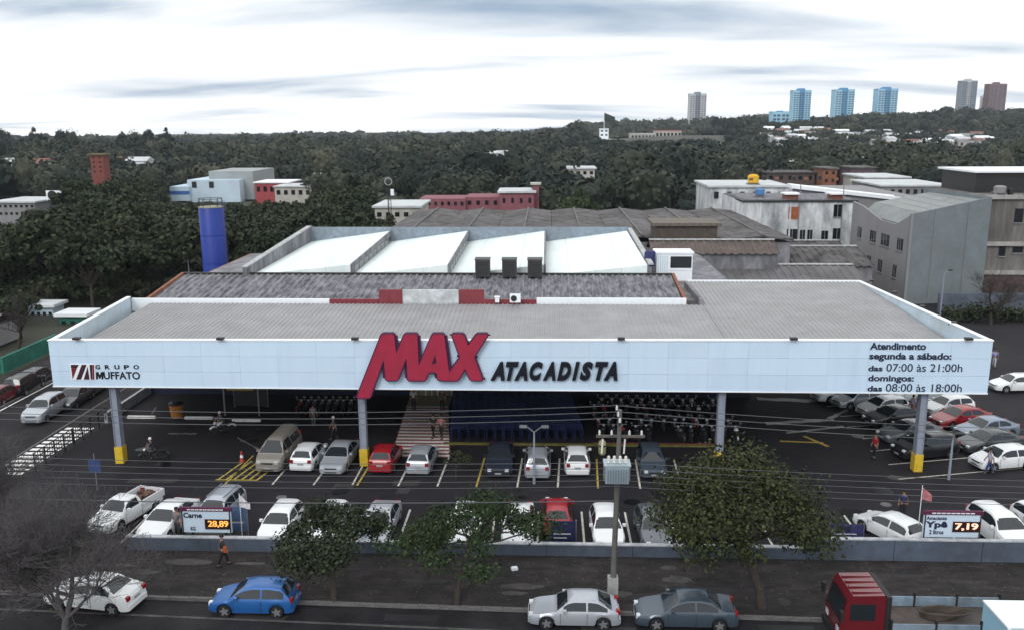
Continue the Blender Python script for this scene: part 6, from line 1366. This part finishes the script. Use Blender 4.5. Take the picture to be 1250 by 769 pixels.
def person(px, py, head, shirt, pants, label, pose='stand', hair=(.012, .01, .01), h=1.7, loc=None, seat=False):
    p = G(px, py) if loc is None else Vector(loc); t = thing('person', label, 'person', (p.x, p.y, p.z if loc else 0), rad(head)); s = h/1.7; t.scale = (s, s, s)
    st = {'stand': .03, 'walk': .26, 'ride': .0}[pose]; arm = {'stand': .05, 'walk': .2, 'ride': .0}[pose]
    hip = .92 if pose != 'ride' else .86
    if pose == 'ride': legs = {s_: [(-.15, s_*.11, .86), (.25, s_*.2, .72), (.1, s_*.2, .36), (.22, s_*.2, .30)] for s_ in (1, -1)}; sh = (.02, 1.36); lean = .12
    else: legs = {s_: [(0, s_*.09, .88), (st*s_*.55+.03, s_*.1, .48), (st*s_-.02, s_*.1, .09), (st*s_+.14, s_*.11, .04)] for s_ in (1, -1)}; sh = (0, 1.40); lean = 0
    V = [(-.15 if pose == 'ride' else 0, 0, hip), (lean*.3-.05 if pose == 'ride' else 0, 0, 1.12), (lean*.7, 0, 1.36), (lean, 0, 1.47), (lean+.01, 0, 1.56), (lean+.015, 0, 1.645)]
    E = [(0, 1), (1, 2), (2, 3), (3, 4), (4, 5)]; Rr = [(.11, .09), (.105, .085), (.105, .075), .05, (.085, .095), (.075, .085)]
    ARM = {}
    for s_ in (1, -1):
        if pose == 'ride': a = [(lean*.7, s_*.19, 1.38), (.25, s_*.27, 1.18), (.44, s_*.3, 1.06)]
        else: a = [(0, s_*.19, 1.38), (-arm*s_*.5-.01, s_*.25, 1.12), (-arm*s_+.05, s_*.26, .88)]
        ARM[s_] = a; n = len(V); V += a; E += [(2, n), (n, n+1), (n+1, n+2)]; Rr += [.05, .042, .033]
        n = len(V); V += legs[s_]; E += [(0, n), (n, n+1), (n+1, n+2), (n+2, n+3)]; Rr += [.075, .055, .04, .038]
    skin_obj('body', V, E, Rr, SKIN, t)
    # clothes over the body
    V2 = [V[0], V[1], V[2]]; E2 = [(0, 1), (1, 2)]; R2 = [(.17, .135), (.165, .13), (.17, .12)]
    for s_ in (1, -1):
        n = len(V2); a = ARM[s_]; V2 += [a[0], tuple(Vector(a[0]).lerp(Vector(a[1]), .85))]; E2 += [(2, n), (n, n+1)]; R2 += [.083, .068]
    V2 = [tuple(v) for v in V2]; skin_obj('shirt', V2, E2, R2, mat('cloth_%02d%02d%02d' % tuple(int(c*99) for c in shirt), shirt, var=.2, scale=6), t)
    V3 = [(V[0][0], 0, hip+.03), (V[0][0], 0, hip-.06)]; E3 = [(0, 1)]; R3 = [(.165, .135), (.15, .13)]
    for s_ in (1, -1):
        n = len(V3); l = legs[s_]; V3 += [l[0], l[1], tuple(Vector(l[1]).lerp(Vector(l[2]), .9))]; E3 += [(1, n), (n, n+1), (n+1, n+2)]; R3 += [.105, .08, .062]
    skin_obj('trousers', V3, E3, R3, mat('cloth_%02d%02d%02d' % tuple(int(c*99) for c in pants), pants, var=.2, scale=6), t)
    hx = V[5][0]
    hr = MB().lathe([(.105, -.03), (.108, .03), (.085, .09), (.04, .115)], (hx-.018, 0, 1.645), 14); hr.build('hair', mat('hair_%d%d%d' % tuple(int(c*99) for c in hair), hair, var=.2), t, smooth=60)
    MB().lathe([(.012, -.02), (.02, 0), (.008, .03)], (hx+.1, 0, 1.60), 6, 'Z').build('nose', SKIN, t)
    for s_ in (1, -1):
        MB().lathe([(.004, -.01), (.013, 0), (.004, .01)], (hx+.088, s_*.034, 1.63), 6, 'X').build('eye', M_TRIMB, t)
        MB().box(hx-.02, hx+.02, min(s_*.085, s_*.105), max(s_*.085, s_*.105), 1.58, 1.65).build('ear', SKIN, t)
        a = ARM[s_]; link('hand', HM, SKIN, t, (a[2][0], a[2][1], a[2][2]+.02))
        l = legs[s_]; x, y = l[2][0], l[2][1]; z0 = l[2][2]-.09; MB().box(x-.09, x+.19, y-.05, y+.05, z0, z0+.09).build('shoe', M_TRIMB, t)
    MB().box(hx+.083, hx+.096, -.025, .025, 1.565, 1.573).build('mouth', M_MAROON, t)
    return t
person(408, 536, 200, (.05, .05, .055), (.02, .02, .025), 'person in dark clothes and white cap walking behind the silver sedan', 'walk', (.7, .7, .7))
person(529, 533, 250, (.02, .02, .022), (.012, .012, .015), 'person in black on the striped crossing', 'walk')
person(539, 534, 260, (.42, .20, .18), (.02, .02, .03), 'person in a pink shirt on the striped crossing', 'walk')
person(1067, 559, 190, (.30, .012, .02), (.012, .012, .015), 'person in a red shirt standing in the right car park', 'stand', h=1.75)
person(1207, 578, 170, (.5, .52, .6), (.03, .05, .16), 'person in pale top beside the white hatchback at the right edge', 'walk')
person(1113, 508, 200, (.42, .38, .5), (.2, .2, .3), 'person in pale lilac clothes between the right car rows', 'stand')
person(1213, 448, 240, (.25, .25, .48), (.35, .35, .42), 'person in lilac clothes beyond the right canopy end', 'walk')
person(1101, 632, 90, (.02, .03, .10), (.02, .02, .03), 'person in dark blue behind the oblique white hatchback', 'stand')
person(273, 690, 20, (.03, .03, .03), (.015, .015, .018), 'person in dark clothes with an orange bag on the pavement by the wall', 'walk')
b = G(273, 690); o = MB().box(-.08, .08, -.05, .05, 0, .3).box(-.05, .05, -.02, .02, .3, .36).build('hand_bag', mat('bag_orange', (.40, .09, .02), var=.2)); o.location = (b.x+.22, b.y-.2, .85); tag(o, 'orange bag carried by the person on the pavement', 'bag')
person(212, 652, 250, (.16, .16, .18), (.05, .05, .06), 'person in grey leaning by the white sedan, left price trailer', 'stand', loc=(G(209, 662).x+.1, WALLY+1.5, 0))
person(383, 520, 80, (.25, .25, .27), (.1, .1, .1), 'person in grey beside the parked motorcycles left of the crossing', 'stand')
p = G(188, 563); person(0, 0, 200, (.03, .035, .05), (.02, .02, .03), 'rider in dark clothes with a white helmet on the black motorcycle', 'ride', (.7, .7, .72), loc=(p.x, p.y, -.02))
p = G(272, 529); person(0, 0, 215, (.1, .1, .11), (.02, .02, .02), 'rider in grey on the white motorcycle', 'ride', (.7, .7, .72), loc=(p.x, p.y, -.02))
person(505, 499, 270, (.5, .5, .52), (.03, .03, .05), 'shopper in white at the store entrance, left door', 'stand'); person(540, 500, 270, (.06, .06, .07), (.03, .03, .05), 'shopper in dark clothes at the store entrance, right door', 'stand')
# ------------------------------------------------------------------ air
hv = bpy.data.materials.new('haze_air'); hv.use_nodes = True; t_ = hv.node_tree; t_.nodes.clear()
_o = t_.nodes.new('ShaderNodeOutputMaterial'); _p = t_.nodes.new('ShaderNodeVolumePrincipled'); t_.links.new(_p.outputs[0], _o.inputs['Volume'])
_p.inputs['Color'].default_value = (.80, .88, 1, 1); _p.inputs['Density'].default_value = .0001; _p.inputs['Anisotropy'].default_value = .2
hz_ = MB().box(-2200, 2200, -120, 2300, -80, 140).build('haze', hv); hz_['kind'] = 'stuff'; tag(hz_, 'thin bluish haze over the far wooded hills', 'haze')
